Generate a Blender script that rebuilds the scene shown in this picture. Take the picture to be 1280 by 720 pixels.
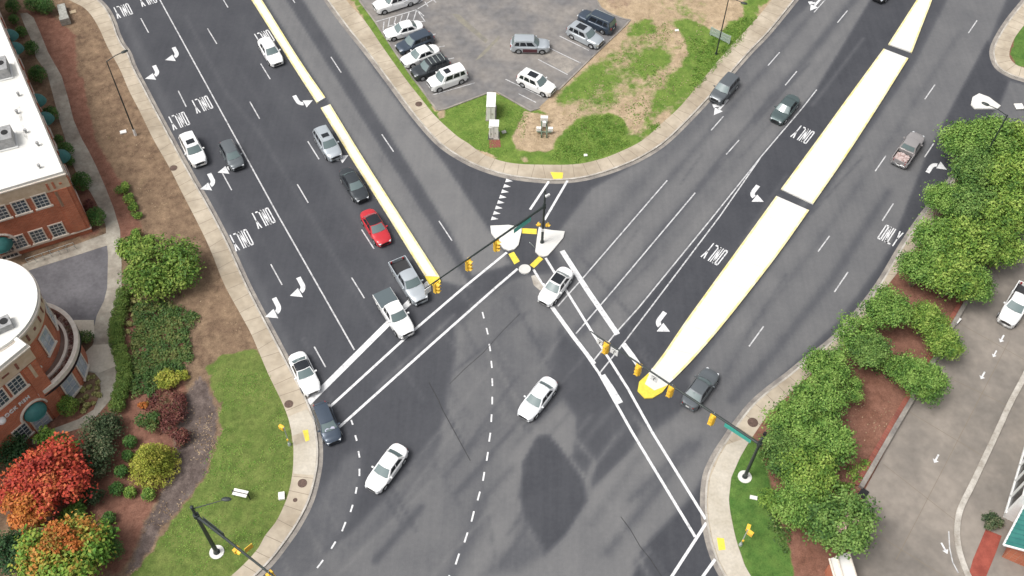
import bpy, bmesh, math, random
import numpy as np
from mathutils import Vector, Matrix
from mathutils.geometry import tessellate_polygon
random.seed(7); rng = np.random.default_rng(7)
scene = bpy.context.scene
for o in list(bpy.data.objects): bpy.data.objects.remove(o)
COL = scene.collection

# ------------------------------------------------------------------ camera
FPX, PITCH, ROLL, H = 1273.66, 0.635400, 0.0277659, 83.34
cp, sp = math.cos(PITCH), math.sin(PITCH); cr, sr = math.cos(ROLL), math.sin(ROLL)
FW = np.array([0, sp, -cp]); _u = np.array([0, cp, sp]); _r = np.array([1, 0, 0.])
RT = cr * _r + sr * _u; UP = -sr * _r + cr * _u
cam_data = bpy.data.cameras.new('camera'); cam = bpy.data.objects.new('camera', cam_data); COL.objects.link(cam)
M4 = Matrix.Identity(4)
for i in range(3):
    M4[i][0] = RT[i]; M4[i][1] = UP[i]; M4[i][2] = -FW[i]
M4[2][3] = H
cam.matrix_world = M4
cam_data.sensor_width = 36; cam_data.lens = 36 * FPX / 1280; cam_data.clip_start = 1; cam_data.clip_end = 6000
scene.camera = cam

# ------------------------------------------------------------------ sky and sun (bright overcast)
world = bpy.data.worlds.new('World'); scene.world = world; world.use_nodes = True
nt = world.node_tree
sky = nt.nodes.new('ShaderNodeTexSky'); sky.sky_type = 'NISHITA'; sky.sun_disc = False
SUN_EL, SUN_AZ = math.radians(60), math.radians(-115)      # azimuth from +Y, clockwise
sky.sun_elevation = SUN_EL; sky.sun_rotation = SUN_AZ
sky.air_density = 1.0; sky.dust_density = 6.0; sky.ozone_density = 1.0
hsv = nt.nodes.new('ShaderNodeHueSaturation'); hsv.inputs['Saturation'].default_value = 0.22
nt.links.new(sky.outputs[0], hsv.inputs['Color'])
nt.links.new(hsv.outputs[0], nt.nodes['Background'].inputs[0])
nt.nodes['Background'].inputs[1].default_value = 0.118
sl = bpy.data.lights.new('sun', 'SUN'); sl.energy = 1.4; sl.angle = math.radians(22); sl.color = (1.0, 0.97, 0.93)
sun = bpy.data.objects.new('sun', sl); COL.objects.link(sun)
sd = Vector((math.sin(SUN_AZ) * math.cos(SUN_EL), math.cos(SUN_AZ) * math.cos(SUN_EL), math.sin(SUN_EL)))
sun.rotation_euler = sd.to_track_quat('Z', 'Y').to_euler(); sun.location = sd * 200
scene.view_settings.view_transform = 'Standard'; scene.view_settings.look = 'None'
scene.view_settings.gamma = 1.0; scene.view_settings.use_curve_mapping = False
scene.view_settings.exposure = 0.52

# ------------------------------------------------------------------ helpers
def G(x, y, z=0.0):
    """ground point (height z) of the surveyed photo point x, y"""
    d = (x - 640) * RT + (360 - y) * UP + FPX * FW
    p = d / -d[2] * (H - z)
    return Vector((float(p[0]), float(p[1]), float(z)))
def PL(x, y, p0, n):
    """point of the vertical plane (p0, n) at photo point x, y"""
    d = Vector([float(q) for q in ((x - 640) * RT + (360 - y) * UP + FPX * FW)])
    o = Vector((0, 0, H)); n = Vector((n[0], n[1], 0)); p0 = Vector((p0[0], p0[1], 0))
    return o + d * ((p0 - o).dot(n) / d.dot(n))
def GP(pts, z=0.0): return [G(x, y, z) for x, y in pts]
def tag(o, label=None, cat=None, group=None, kind=None):
    if label: o['label'] = label
    if cat: o['category'] = cat
    if group: o['group'] = group
    if kind: o['kind'] = kind
    return o
def empty(name, loc, rz=0, **k):
    o = bpy.data.objects.new(name, None); COL.objects.link(o); o.location = loc; o.rotation_euler = (0, 0, rz)
    o.empty_display_size = .3
    return tag(o, **k)
class MB:
    def __init__(s): s.v = []; s.f = []; s.m = []
    def add(s, vs, fs, mi=0):
        b = len(s.v); s.v += [tuple(v) for v in vs]; s.f += [tuple(b + i for i in f) for f in fs]; s.m += [mi] * len(fs); return s
    def box(s, c, d, rz=0, mi=0, taper=1.0):
        hx, hy, hz = d[0] / 2, d[1] / 2, d[2] / 2; ca, sa = math.cos(rz), math.sin(rz); vs = []
        for z in (-1, 1):
            t = taper if z > 0 else 1
            for x, y in ((-1, -1), (1, -1), (1, 1), (-1, 1)):
                X, Y = x * hx * t, y * hy * t; vs.append((c[0] + X * ca - Y * sa, c[1] + X * sa + Y * ca, c[2] + z * hz))
        return s.add(vs, [(3, 2, 1, 0), (4, 5, 6, 7), (0, 1, 5, 4), (1, 2, 6, 5), (2, 3, 7, 6), (3, 0, 4, 7)], mi)
    def tube(s, a, b, r0, r1=None, n=10, mi=0):
        a = Vector(a); b = Vector(b); r1 = r0 if r1 is None else r1; d = (b - a).normalized()
        u = d.orthogonal().normalized(); w = d.cross(u); vs = []
        for p, r in ((a, r0), (b, r1)):
            for i in range(n):
                t = 2 * math.pi * i / n; vs.append(p + (u * math.cos(t) + w * math.sin(t)) * r)
        return s.add(vs, [(i, (i + 1) % n, n + (i + 1) % n, n + i) for i in range(n)] + [tuple(range(n - 1, -1, -1)), tuple(range(n, 2 * n))], mi)
    def path(s, pts, rads, n=8, mi=0):
        for i in range(len(pts) - 1): s.tube(pts[i], pts[i + 1], rads[i], rads[i + 1], n, mi)
        return s
    def quad(s, a, b, c, d, mi=0): return s.add([a, b, c, d], [(0, 1, 2, 3)], mi)
    def prism(s, poly, z0, z1, mi=0):
        """poly: list of xy(z); concave allowed; z1 may be None to use the points' own z"""
        n = len(poly); P = [Vector((p[0], p[1], 0)) for p in poly]
        area = sum(P[i].x * P[(i + 1) % n].y - P[(i + 1) % n].x * P[i].y for i in range(n))
        if area < 0: P = P[::-1]
        tr = tessellate_polygon([P]); vs = [(p.x, p.y, z1) for p in P] + [(p.x, p.y, z0) for p in P]; fs = []
        for t in tr:
            a, b, c = (P[i] for i in t); 
            if (b - a).cross(c - a).z < 0: t = (t[0], t[2], t[1])
            fs.append(tuple(t))
        fs += [(i, n + i, n + (i + 1) % n, (i + 1) % n) for i in range(n)]
        return s.add(vs, fs, mi)
    def sheet(s, poly, z, mi=0):
        n = len(poly); P = [Vector((p[0], p[1], 0)) for p in poly]; tr = tessellate_polygon([P]); fs = []
        for t in tr:
            a, b, c = (P[i] for i in t)
            if (b - a).cross(c - a).z < 0: t = (t[0], t[2], t[1])
            fs.append(tuple(t))
        return s.add([(p.x, p.y, z) for p in P], fs, mi)
    def ell(s, c, r, nu=16, nv=8, mi=0, z0=-1.0):
        """ellipsoid (z0: cut height in unit coords)"""
        vs = []; a0 = math.asin(z0)
        for j in range(nv + 1):
            a = a0 + (math.pi / 2 - a0) * j / nv
            for i in range(nu):
                t = 2 * math.pi * i / nu; vs.append((c[0] + r[0] * math.cos(a) * math.cos(t), c[1] + r[1] * math.cos(a) * math.sin(t), c[2] + r[2] * math.sin(a)))
        return s.add(vs, [(j * nu + i, j * nu + (i + 1) % nu, (j + 1) * nu + (i + 1) % nu, (j + 1) * nu + i) for j in range(nv) for i in range(nu)], mi)
    def build(s, name, mats, parent=None, smooth=False, bevel=0):
        me = bpy.data.meshes.new(name); me.from_pydata(s.v, [], s.f)
        for m in (mats if isinstance(mats, (list, tuple)) else [mats]): me.materials.append(m)
        if any(s.m): me.polygons.foreach_set('material_index', s.m)
        if bevel:
            bm = bmesh.new(); bm.from_mesh(me)
            bmesh.ops.remove_doubles(bm, verts=bm.verts, dist=1e-5)
            es = [e for e in bm.edges if len(e.link_faces) == 2 and e.calc_face_angle(0) > .5]
            bmesh.ops.bevel(bm, geom=es, offset=bevel, segments=2, affect='EDGES', profile=.6)
            bm.to_mesh(me); bm.free()
        if smooth: me.polygons.foreach_set('use_smooth', [True] * len(me.polygons))
        me.update(); o = bpy.data.objects.new(name, me); COL.objects.link(o)
        if parent: o.parent = parent
        return o
def smooth_line(pts, n=5):
    P = [Vector(p) for p in pts]; out = []
    for i in range(len(P) - 1):
        p0 = P[max(i - 1, 0)]; p1 = P[i]; p2 = P[i + 1]; p3 = P[min(i + 2, len(P) - 1)]
        for k in range(n):
            t = k / n; out.append(0.5 * ((2 * p1) + (p2 - p0) * t + (2 * p0 - 5 * p1 + 4 * p2 - p3) * t * t + (3 * p1 - p0 - 3 * p2 + p3) * t ** 3))
    return out + [P[-1]]
def offset(line, d):
    out = []
    for i, p in enumerate(line):
        a = line[max(i - 1, 0)]; b = line[min(i + 1, len(line) - 1)]; t = (b - a); t.z = 0; t.normalize()
        out.append(Vector((p.x - t.y * d, p.y + t.x * d, p.z)))
    return out
def resample(line, step):
    out = [line[0]]; acc = 0
    for a, b in zip(line, line[1:]):
        L = (b - a).length; t = step - acc
        while t <= L: out.append(a.lerp(b, t / L)); t += step
        acc = L - (t - step)
    return out

# ------------------------------------------------------------------ materials
def N(nt, t, **k):
    n = nt.nodes.new(t)
    for a, b in k.items(): setattr(n, a, b)
    return n
def mat(name, c1, c2=None, rough=.8, scale=1.0, detail=6, bump=0.0, metal=0.0, spec=.5, ramp=(.35, .65), coat=0, fine=0.0, coords='Object', stretch=None, rot=0, emis=None):
    m = bpy.data.materials.new(name); m.use_nodes = True; t = m.node_tree; b = t.nodes['Principled BSDF']
    b.inputs['Base Color'].default_value = (*c1, 1); b.inputs['Roughness'].default_value = rough
    b.inputs['Metallic'].default_value = metal; b.inputs['Specular IOR Level'].default_value = spec
    if coat: b.inputs['Coat Weight'].default_value = coat; b.inputs['Coat Roughness'].default_value = .06
    if emis: b.inputs['Emission Color'].default_value = (*emis[:3], 1); b.inputs['Emission Strength'].default_value = emis[3]
    if c2 is not None or bump:
        tc = N(t, 'ShaderNodeTexCoord'); mp = N(t, 'ShaderNodeMapping'); t.links.new(tc.outputs[coords], mp.inputs[0])
        if stretch: mp.inputs['Scale'].default_value = stretch
        mp.inputs['Rotation'].default_value = (0, 0, rot)
        no = N(t, 'ShaderNodeTexNoise'); no.inputs['Scale'].default_value = scale; no.inputs['Detail'].default_value = detail; no.inputs['Roughness'].default_value = .62
        t.links.new(mp.outputs[0], no.inputs['Vector'])
        if c2 is not None:
            cr_ = N(t, 'ShaderNodeValToRGB'); e = cr_.color_ramp.elements
            e[0].position = ramp[0]; e[1].position = ramp[1]; e[0].color = (*c1, 1); e[1].color = (*c2, 1)
            t.links.new(no.outputs[0], cr_.inputs[0]); out = cr_.outputs[0]
            if fine:
                n2 = N(t, 'ShaderNodeTexNoise'); n2.inputs['Scale'].default_value = scale * 9; n2.inputs['Detail'].default_value = 3
                t.links.new(mp.outputs[0], n2.inputs['Vector'])
                mr = N(t, 'ShaderNodeMapRange'); mr.inputs[1].default_value = .3; mr.inputs[2].default_value = .7; mr.inputs[3].default_value = 1 - fine; mr.inputs[4].default_value = 1 + fine
                t.links.new(n2.outputs[0], mr.inputs[0])
                mx = N(t, 'ShaderNodeVectorMath', operation='SCALE'); t.links.new(out, mx.inputs[0]); t.links.new(mr.outputs[0], mx.inputs['Scale']); out = mx.outputs[0]
            t.links.new(out, b.inputs['Base Color'])
        if bump:
            bp = N(t, 'ShaderNodeBump'); bp.inputs['Strength'].default_value = bump; bp.inputs['Distance'].default_value = .05
            t.links.new(no.outputs[0], bp.inputs['Height']); t.links.new(bp.outputs[0], b.inputs['Normal'])
    return m
def mat_weights(name, cols, attr='w', rough=.95, amp=.8, nscale=.9, fine=.3, bump=.4):
    """surface of up to four materials blended by painted vertex weights (r,g,b + rest); ragged borders by noise"""
    m = bpy.data.materials.new(name); m.use_nodes = True; t = m.node_tree; b = t.nodes['Principled BSDF']; b.inputs['Roughness'].default_value = rough
    b.inputs['Specular IOR Level'].default_value = .2
    tc = N(t, 'ShaderNodeTexCoord'); at = N(t, 'ShaderNodeAttribute', attribute_name=attr); sp_ = N(t, 'ShaderNodeSeparateColor'); t.links.new(at.outputs[0], sp_.inputs[0])
    def noise(s, d=6, w=0):
        n = N(t, 'ShaderNodeTexNoise'); n.noise_dimensions = '4D'; n.inputs['W'].default_value = w; n.inputs['Scale'].default_value = s; n.inputs['Detail'].default_value = d; n.inputs['Roughness'].default_value = .72
        t.links.new(tc.outputs['Object'], n.inputs['Vector']); return n.outputs[0]
    def two(i):
        cA, cB = cols[i]; r = N(t, 'ShaderNodeValToRGB'); e = r.color_ramp.elements; e[0].position = .36; e[1].position = .64; e[0].color = (*cA, 1); e[1].color = (*cB, 1)
        t.links.new(noise(.55 + .2 * i, 9, i * 3.1), r.inputs[0]); return r.outputs[0]
    cur = two(0)
    for i in range(1, len(cols)):
        nz = noise(nscale, 10, 10 + i * 2); ma = N(t, 'ShaderNodeMath', operation='MULTIPLY_ADD'); ma.inputs[1].default_value = 2 * amp; ma.inputs[2].default_value = -amp
        t.links.new(nz, ma.inputs[0]); ad = N(t, 'ShaderNodeMath', operation='ADD'); t.links.new(ma.outputs[0], ad.inputs[0]); t.links.new(sp_.outputs[i - 1], ad.inputs[1])
        mr = N(t, 'ShaderNodeMapRange'); mr.inputs[1].default_value = .38; mr.inputs[2].default_value = .62; t.links.new(ad.outputs[0], mr.inputs[0])
        mx = N(t, 'ShaderNodeMix', data_type='RGBA'); t.links.new(mr.outputs[0], mx.inputs[0]); t.links.new(cur, mx.inputs[6]); t.links.new(two(i), mx.inputs[7]); cur = mx.outputs[2]
    mr = N(t, 'ShaderNodeMapRange'); mr.inputs[1].default_value = .3; mr.inputs[2].default_value = .7; mr.inputs[3].default_value = 1 - fine; mr.inputs[4].default_value = 1 + fine
    fa = noise(7.5, 4, 40); fb = noise(1.7, 8, 47); fm = N(t, 'ShaderNodeMath', operation='ADD'); t.links.new(fa, fm.inputs[0]); t.links.new(fb, fm.inputs[1]); fh = N(t, 'ShaderNodeMath', operation='MULTIPLY'); fh.inputs[1].default_value = .5; t.links.new(fm.outputs[0], fh.inputs[0]); fn = fh.outputs[0]; mr.inputs[1].default_value = .36; mr.inputs[2].default_value = .64
    t.links.new(fn, mr.inputs[0]); vm = N(t, 'ShaderNodeVectorMath', operation='SCALE'); t.links.new(cur, vm.inputs[0]); t.links.new(mr.outputs[0], vm.inputs['Scale'])
    t.links.new(vm.outputs[0], b.inputs['Base Color'])
    bp = N(t, 'ShaderNodeBump'); bp.inputs['Strength'].default_value = bump; bp.inputs['Distance'].default_value = .12; t.links.new(fn, bp.inputs['Height']); t.links.new(bp.outputs[0], b.inputs['Normal'])
    return m
def brick_mat(name, c1, c2, mortar, sc=1.0, rough=.9):
    m = bpy.data.materials.new(name); m.use_nodes = True; t = m.node_tree; b = t.nodes['Principled BSDF']; b.inputs['Roughness'].default_value = rough
    tc = N(t, 'ShaderNodeTexCoord'); br = N(t, 'ShaderNodeTexBrick'); br.inputs['Color1'].default_value = (*c1, 1); br.inputs['Color2'].default_value = (*c2, 1); br.inputs['Mortar'].default_value = (*mortar, 1)
    br.inputs['Scale'].default_value = sc; br.inputs['Mortar Size'].default_value = .012; br.inputs['Brick Width'].default_value = .42; br.inputs['Row Height'].default_value = .16
    cx = N(t, 'ShaderNodeSeparateXYZ'); cb = N(t, 'ShaderNodeCombineXYZ'); ad = N(t, 'ShaderNodeMath', operation='ADD')
    t.links.new(tc.outputs['Object'], cx.inputs[0]); t.links.new(cx.outputs[0], ad.inputs[0]); t.links.new(cx.outputs[1], ad.inputs[1]); t.links.new(ad.outputs[0], cb.inputs[0]); t.links.new(cx.outputs[2], cb.inputs[1]); t.links.new(cb.outputs[0], br.inputs['Vector'])
    no = N(t, 'ShaderNodeTexNoise'); no.inputs['Scale'].default_value = .5; no.inputs['Detail'].default_value = 6; t.links.new(tc.outputs['Object'], no.inputs['Vector'])
    mr = N(t, 'ShaderNodeMapRange'); mr.inputs[1].default_value = .3; mr.inputs[2].default_value = .7; mr.inputs[3].default_value = .78; mr.inputs[4].default_value = 1.18; t.links.new(no.outputs[0], mr.inputs[0])
    vm = N(t, 'ShaderNodeVectorMath', operation='SCALE'); t.links.new(br.outputs[0], vm.inputs[0]); t.links.new(mr.outputs[0], vm.inputs['Scale']); t.links.new(vm.outputs[0], b.inputs['Base Color'])
    return m
def leaf_mat(name, cols, nscale=.8):
    m = bpy.data.materials.new(name); m.use_nodes = True; t = m.node_tree; b = t.nodes['Principled BSDF']; b.inputs['Roughness'].default_value = .6; b.inputs['Specular IOR Level'].default_value = .25
    at = N(t, 'ShaderNodeAttribute', attribute_name='rnd'); tc = N(t, 'ShaderNodeTexCoord'); no = N(t, 'ShaderNodeTexNoise'); no.inputs['Scale'].default_value = nscale; no.inputs['Detail'].default_value = 3
    t.links.new(tc.outputs['Object'], no.inputs['Vector'])
    a = N(t, 'ShaderNodeMath', operation='MULTIPLY_ADD'); a.inputs[1].default_value = 1.5; a.inputs[2].default_value = -.58; t.links.new(no.outputs[0], a.inputs[0])
    c = N(t, 'ShaderNodeMath', operation='MULTIPLY_ADD'); c.inputs[1].default_value = .8; t.links.new(at.outputs['Fac'], c.inputs[0]); t.links.new(a.outputs[0], c.inputs[2])
    r = N(t, 'ShaderNodeValToRGB'); e = r.color_ramp.elements
    while len(e) < len(cols): e.new(.5)
    for i, q in enumerate(cols): e[i].position = .15 + .75 * i / (len(cols) - 1); e[i].color = (*q, 1)
    t.links.new(c.outputs[0], r.inputs[0]); t.links.new(r.outputs[0], b.inputs['Base Color'])
    b.inputs['Transmission Weight'].default_value = 0
    return m

M = {}
M['sidewalk'] = mat('sidewalk_concrete', (.32, .265, .195), (.47, .405, .315), scale=.16, detail=8, rough=.9, bump=.1, ramp=(.36, .62), fine=.10)
M['sidewalk_new'] = mat('sidewalk_pale', (.43, .385, .31), (.52, .475, .40), scale=.5, detail=8, rough=.9, bump=.1, fine=.08)
M['path'] = mat('path_concrete', (.22, .19, .155), (.40, .37, .31), scale=.4, detail=9, rough=.92, bump=.1, fine=.12)
M['kerb'] = mat('kerb_concrete', (.30, .27, .23), (.52, .49, .44), scale=.8, detail=9, rough=.9, bump=.1, fine=.1)
M['gutter'] = mat('gutter_concrete', (.17, .155, .145), (.33, .30, .26), scale=.6, detail=9, rough=.9, bump=.1, fine=.1)
M['median'] = mat('median_concrete', (.62, .61, .57), (.68, .67, .635), scale=.45, detail=8, rough=.85, bump=.05, ramp=(.3, .6))
M['yellow'] = mat('yellow_paint', (.80, .64, .07), (.66, .50, .06), scale=4, rough=.6, ramp=(.4, .7))
M['yellow_edge'] = mat('faded_yellow_paint', (.68, .56, .20), (.72, .67, .48), scale=1.6, detail=8, rough=.7)
M['white'] = mat('white_paint', (.68, .68, .68), (.34, .34, .35), scale=2.6, detail=12, rough=.6, ramp=(.50, .72))
M['white_worn'] = mat('worn_white_paint', (.54, .54, .54), (.20, .20, .21), scale=2.4, detail=12, rough=.7, ramp=(.46, .70))
M['joint'] = mat('joint', (.20, .165, .125), rough=1)
M['tar'] = mat('tar', (.02, .02, .022), (.035, .035, .035), scale=2, rough=.6)
M['pole'] = mat('black_green_pole', (.018, .026, .024), (.03, .04, .037), scale=3, rough=.45, spec=.5)
M['galv'] = mat('galvanised', (.34, .38, .36), (.45, .48, .46), scale=3, rough=.5, metal=.3)
M['sigyel'] = mat('signal_yellow', (.85, .54, .05), (.72, .42, .04), scale=5, rough=.5)
M['sigblk'] = mat('signal_black', (.012, .012, .012), rough=.6)
M['red_lens'] = mat('red_lens', (.25, .02, .015), rough=.2); M['amber_lens'] = mat('amber_lens', (.35, .16, .02), rough=.2); M['green_lens'] = mat('green_lens', (.02, .16, .08), rough=.2)
M['green_sign'] = mat('green_sign', (.04, .34, .27), (.06, .42, .34), scale=4, rough=.4)
M['sign_white'] = mat('sign_white', (.78, .78, .76), (.70, .70, .68), scale=4, rough=.4)
M['black'] = mat('matt_black', (.012, .012, .013), rough=.8)
M['rubber'] = mat('rubber', (.02, .02, .021), rough=.85)
M['rim'] = mat('alloy', (.42, .43, .44), rough=.3, metal=.8)
M['glass'] = mat('car_glass', (.13, .175, .175), rough=.1, spec=.8, coat=.4)
M['glass_dark'] = mat('tinted_glass', (.016, .019, .023), rough=.22, spec=.45, coat=.15)
M['lamp_clear'] = mat('headlamp', (.62, .64, .66), rough=.12, spec=.9, coat=.8)
M['lamp_red'] = mat('taillamp', (.34, .015, .012), rough=.15, spec=.8, coat=.6)
M['chrome'] = mat('chrome', (.6, .61, .62), rough=.2, metal=1)
M['roofwhite'] = mat('white_roof_membrane', (.70, .69, .65), (.54, .53, .49), scale=.22, detail=9, rough=.85, ramp=(.52, .8), bump=.05)
M['cornice'] = mat('tan_cornice', (.50, .38, .26), (.62, .50, .37), scale=1.2, rough=.85)
M['trim'] = mat('cream_trim', (.62, .54, .46), (.72, .66, .58), scale=2, rough=.7)
M['brick'] = brick_mat('red_brick', (.43, .115, .052), (.53, .165, .08), (.38, .26, .2))
M['brick2'] = brick_mat('dark_red_brick', (.20, .06, .045), (.28, .09, .06), (.22, .16, .13))
M['win'] = mat('window_glass', (.035, .05, .065), (.09, .12, .15), scale=1.2, rough=.08, spec=.9, ramp=(.4, .6))
M['winpale'] = mat('pale_window_glass', (.28, .34, .42), (.5, .54, .6), scale=1.2, rough=.1, spec=.9)
M['windark'] = mat('dark_window_glass', (.012, .014, .016), rough=.25, spec=.3)
M['muntin'] = mat('window_bar', (.50, .50, .48), rough=.6)
M['awning'] = mat('teal_awning', (.022, .12, .115), (.035, .17, .16), scale=2, rough=.6)
M['hvac'] = mat('grey_unit', (.22, .22, .22), (.36, .36, .36), scale=2, rough=.6)
M['stone'] = mat('grey_stone', (.25, .25, .22), (.42, .42, .38), scale=3, rough=.9, bump=.2)
M['cab'] = mat('cabinet_white', (.76, .74, .70), (.62, .60, .55), scale=1.5, rough=.5, ramp=(.5, .8))
M['drive'] = mat('drive_asphalt', (.095, .092, .10), (.145, .14, .15), scale=.4, detail=10, rough=.9, fine=.12)
M['bark'] = mat('bark', (.16, .11, .075), (.28, .21, .15), scale=4, rough=.95)
M['iron'] = mat('iron_cover', (.07, .045, .035), (.14, .09, .07), scale=5, rough=.8)

# ================================================================== SETTING
# ---- pixel-surveyed outlines -> ground
def sdf(P, poly):
    """signed distance (m, negative inside) of points P (n,2) to polygon"""
    poly = np.array([(q[0], q[1]) for q in poly]); d = np.full(len(P), 1e9); ins = np.zeros(len(P), bool)
    for i in range(len(poly)):
        a = poly[i]; b = poly[(i + 1) % len(poly)]; e = b - a; w = P - a
        t = np.clip((w @ e) / (e @ e + 1e-9), 0, 1); d = np.minimum(d, np.hypot(*(w - t[:, None] * e).T))
        c = ((a[1] <= P[:, 1]) != (b[1] <= P[:, 1])); xi = a[0] + (P[:, 1] - a[1]) / (b[1] - a[1] + 1e-12) * (b[0] - a[0]); ins ^= c & (P[:, 0] < xi)
    return np.where(ins, -d, d)
def ldist(P, line):
    line = np.array([(q[0], q[1]) for q in line]); d = np.full(len(P), 1e9)
    for a, b in zip(line, line[1:]):
        e = b - a; w = P - a; t = np.clip((w @ e) / (e @ e + 1e-9), 0, 1); d = np.minimum(d, np.hypot(*(w - t[:, None] * e).T))
    return d
def soft(d, s): return 1 / (1 + np.exp(np.clip(d / s * 2.2, -30, 30)))

# ground to the horizon
MB().sheet([(-3000, -1500), (3000, -1500), (3000, 4500), (-3000, 4500)], -.35).build('ground', mat('far_ground', (.10, .11, .06), (.18, .15, .09), scale=.05)).__setitem__('kind', 'structure')

# ---- road asphalt sheet with painted wear
def vcol(me, name, arr):
    a = me.attributes.new(name, 'FLOAT_COLOR', 'POINT'); a.data.foreach_set('color', np.c_[arr, np.ones(len(arr))].astype(np.float32).ravel())
x0, x1, y0, y1, st = -80, 85, 12, 150, .33
xs = np.arange(x0, x1, st); ys = np.arange(y0, y1, st); nx, ny = len(xs), len(ys)
X, Y = np.meshgrid(xs, ys); P = np.c_[X.ravel(), Y.ravel()]
w = np.full(len(P), .16)
def wpoly(px, val, s=.5):
    global w
    k = soft(sdf(P, GP(px)), s * .5); w = w * (1 - k) + val * k
def wline(px, val, width, s=.35, amt=1.0):
    global w
    k = soft(ldist(P, GP(px)) - width / 2, s) * amt; w = w * (1 - k) + val * k
# exit lanes of the left road
wpoly([(325, -10), (352, -10), (590, 360), (552, 352)], .62, .4)
wline([(362, -10), (425, 90), (500, 205), (585, 330)], .22, 1.1, .45)
wpoly([(372, -10), (404, -10), (470, 90), (560, 210), (640, 330), (590, 345), (560, 285), (500, 190)], .66, .45)
wline([(350, 0), (424, 122), (520, 262), (575, 350)], .50, .8, .4, .6)
# inbound lanes
wline([(150, 10), (212, 145), (258, 240), (318, 350), (378, 475)], .42, 1.0, .5, .8)
wline([(232, 20), (282, 115), (326, 168), (400, 290), (470, 410), (530, 500)], .34, .3, .2, .8)
wline([(300, 20), (350, 120), (430, 245), (520, 390)], .3, 1.2, .8, .6)
wline([(395, 190), (440, 262), (500, 355)], .38, 1.0, .5, .6)
# middle of the intersection
wpoly([(562, 477), (570, 437), (567, 405), (600, 372), (650, 345), (740, 335), (790, 400), (742, 452), (700, 410), (690, 450), (700, 490), (640, 560), (560, 760), (280, 760), (380, 712), (440, 665), (505, 595), (550, 550)], .52, .55)
wpoly([(395, 625), (432, 570), (452, 560), (450, 600), (436, 650), (392, 712), (330, 750), (315, 745)], .40, .6)
wpoly([(640, 560), (710, 490), (740, 470), (815, 540), (905, 470), (960, 440), (900, 560), (865, 620), (800, 690), (780, 760), (520, 760), (560, 700)], .60, .7)
wpoly([(672, 545), (655, 578), (650, 620), (658, 650), (683, 690), (706, 668), (733, 625), (728, 600), (705, 568), (686, 545)], .13, .25)
wpoly([(726, 468), (752, 460), (800, 536), (792, 560), (750, 600), (742, 608), (716, 572), (722, 520), (705, 495)], .15, .4)
wpoly([(884, 590), (868, 622), (810, 680), (795, 700), (790, 760), (930, 760), (890, 690), (880, 640)], .10, .3)
wpoly([(650, 640), (684, 692), (650, 715), (600, 720), (640, 680)], .36, 1.0)
wline([(527, 634), (500, 665), (470, 700)], .16, .5, .3, .9)
wline([(600, 640), (590, 668), (565, 715), (555, 750)], .26, 1.3, .7, .8)
wline([(545, 560), (520, 600), (480, 650), (430, 690)], .32, 1.2, .6, .7)
wline([(560, 480), (600, 590), (620, 700)], .40, .2, .12, .9)
wline([(540, 480), (560, 520), (590, 575)], .15, .25, .15, .9)
wline([(716, 545), (742, 575), (735, 620)], .55, .5, .2, .9)
wline([(650, 500), (600, 560), (560, 640)], .44, 2.5, 1., .7)
wline([(560, 470), (610, 430), (660, 390)], .30, .3, .2, .8)
wline([(740, 520), (700, 480), (680, 430)], .22, 2.0, .8, .5)
wline([(640, 365), (620, 430), (640, 500)], .34, 2.4, 1.2, .6)
for a, b, c in (((860, 555), (815, 600), (790, 625)), ((905, 520), (840, 590), (760, 690))): wline([a, b, c], .25, .7, .5, .8)
for k in range(7): wline([(580 + 12 * k, 545 + 8 * k), (548 + 10 * k, 585 + 9 * k)], .22 if k % 2 else .5, .5, .3, .5)
for k in range(6): wline([(775 + 5 * k, 500 + 14 * k), (700 + 8 * k, 585 + 14 * k)], .30 if k % 2 else .64, .5, .4, .5)
# right road: lanes left of the median
wpoly([(1035, -15), (1098, -15), (1021, 112), (952, 195), (892, 270), (798, 385), (757, 430), (712, 372), (690, 300), (740, 235), (830, 185), (960, 50)], .58, .5)
for off in (0,):
    wline([(1075, -10), (1000, 83), (915, 183), (869, 241), (769, 360), (720, 417)], .24, .9, .5, .85)
    wline([(1020, 10), (967, 74), (896, 155), (834, 226), (730, 346)], .30, .7, .5, .8)
    wline([(1000, 10), (900, 120), (800, 230), (700, 340)], .36, 1.6, .7, .7)
    wline([(990, 110), (890, 235), (790, 350)], .44, .7, .4, .7)
    wline([(1060, 40), (960, 160), (850, 290), (780, 370)], .48, .5, .3, .7)
wpoly([(1098, -15), (1150, -15), (1104, 62), (970, 246), (815, 457), (800, 477), (765, 470), (757, 432), (800, 385), (900, 270), (952, 195), (1021, 112)], .12, .3)
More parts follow.
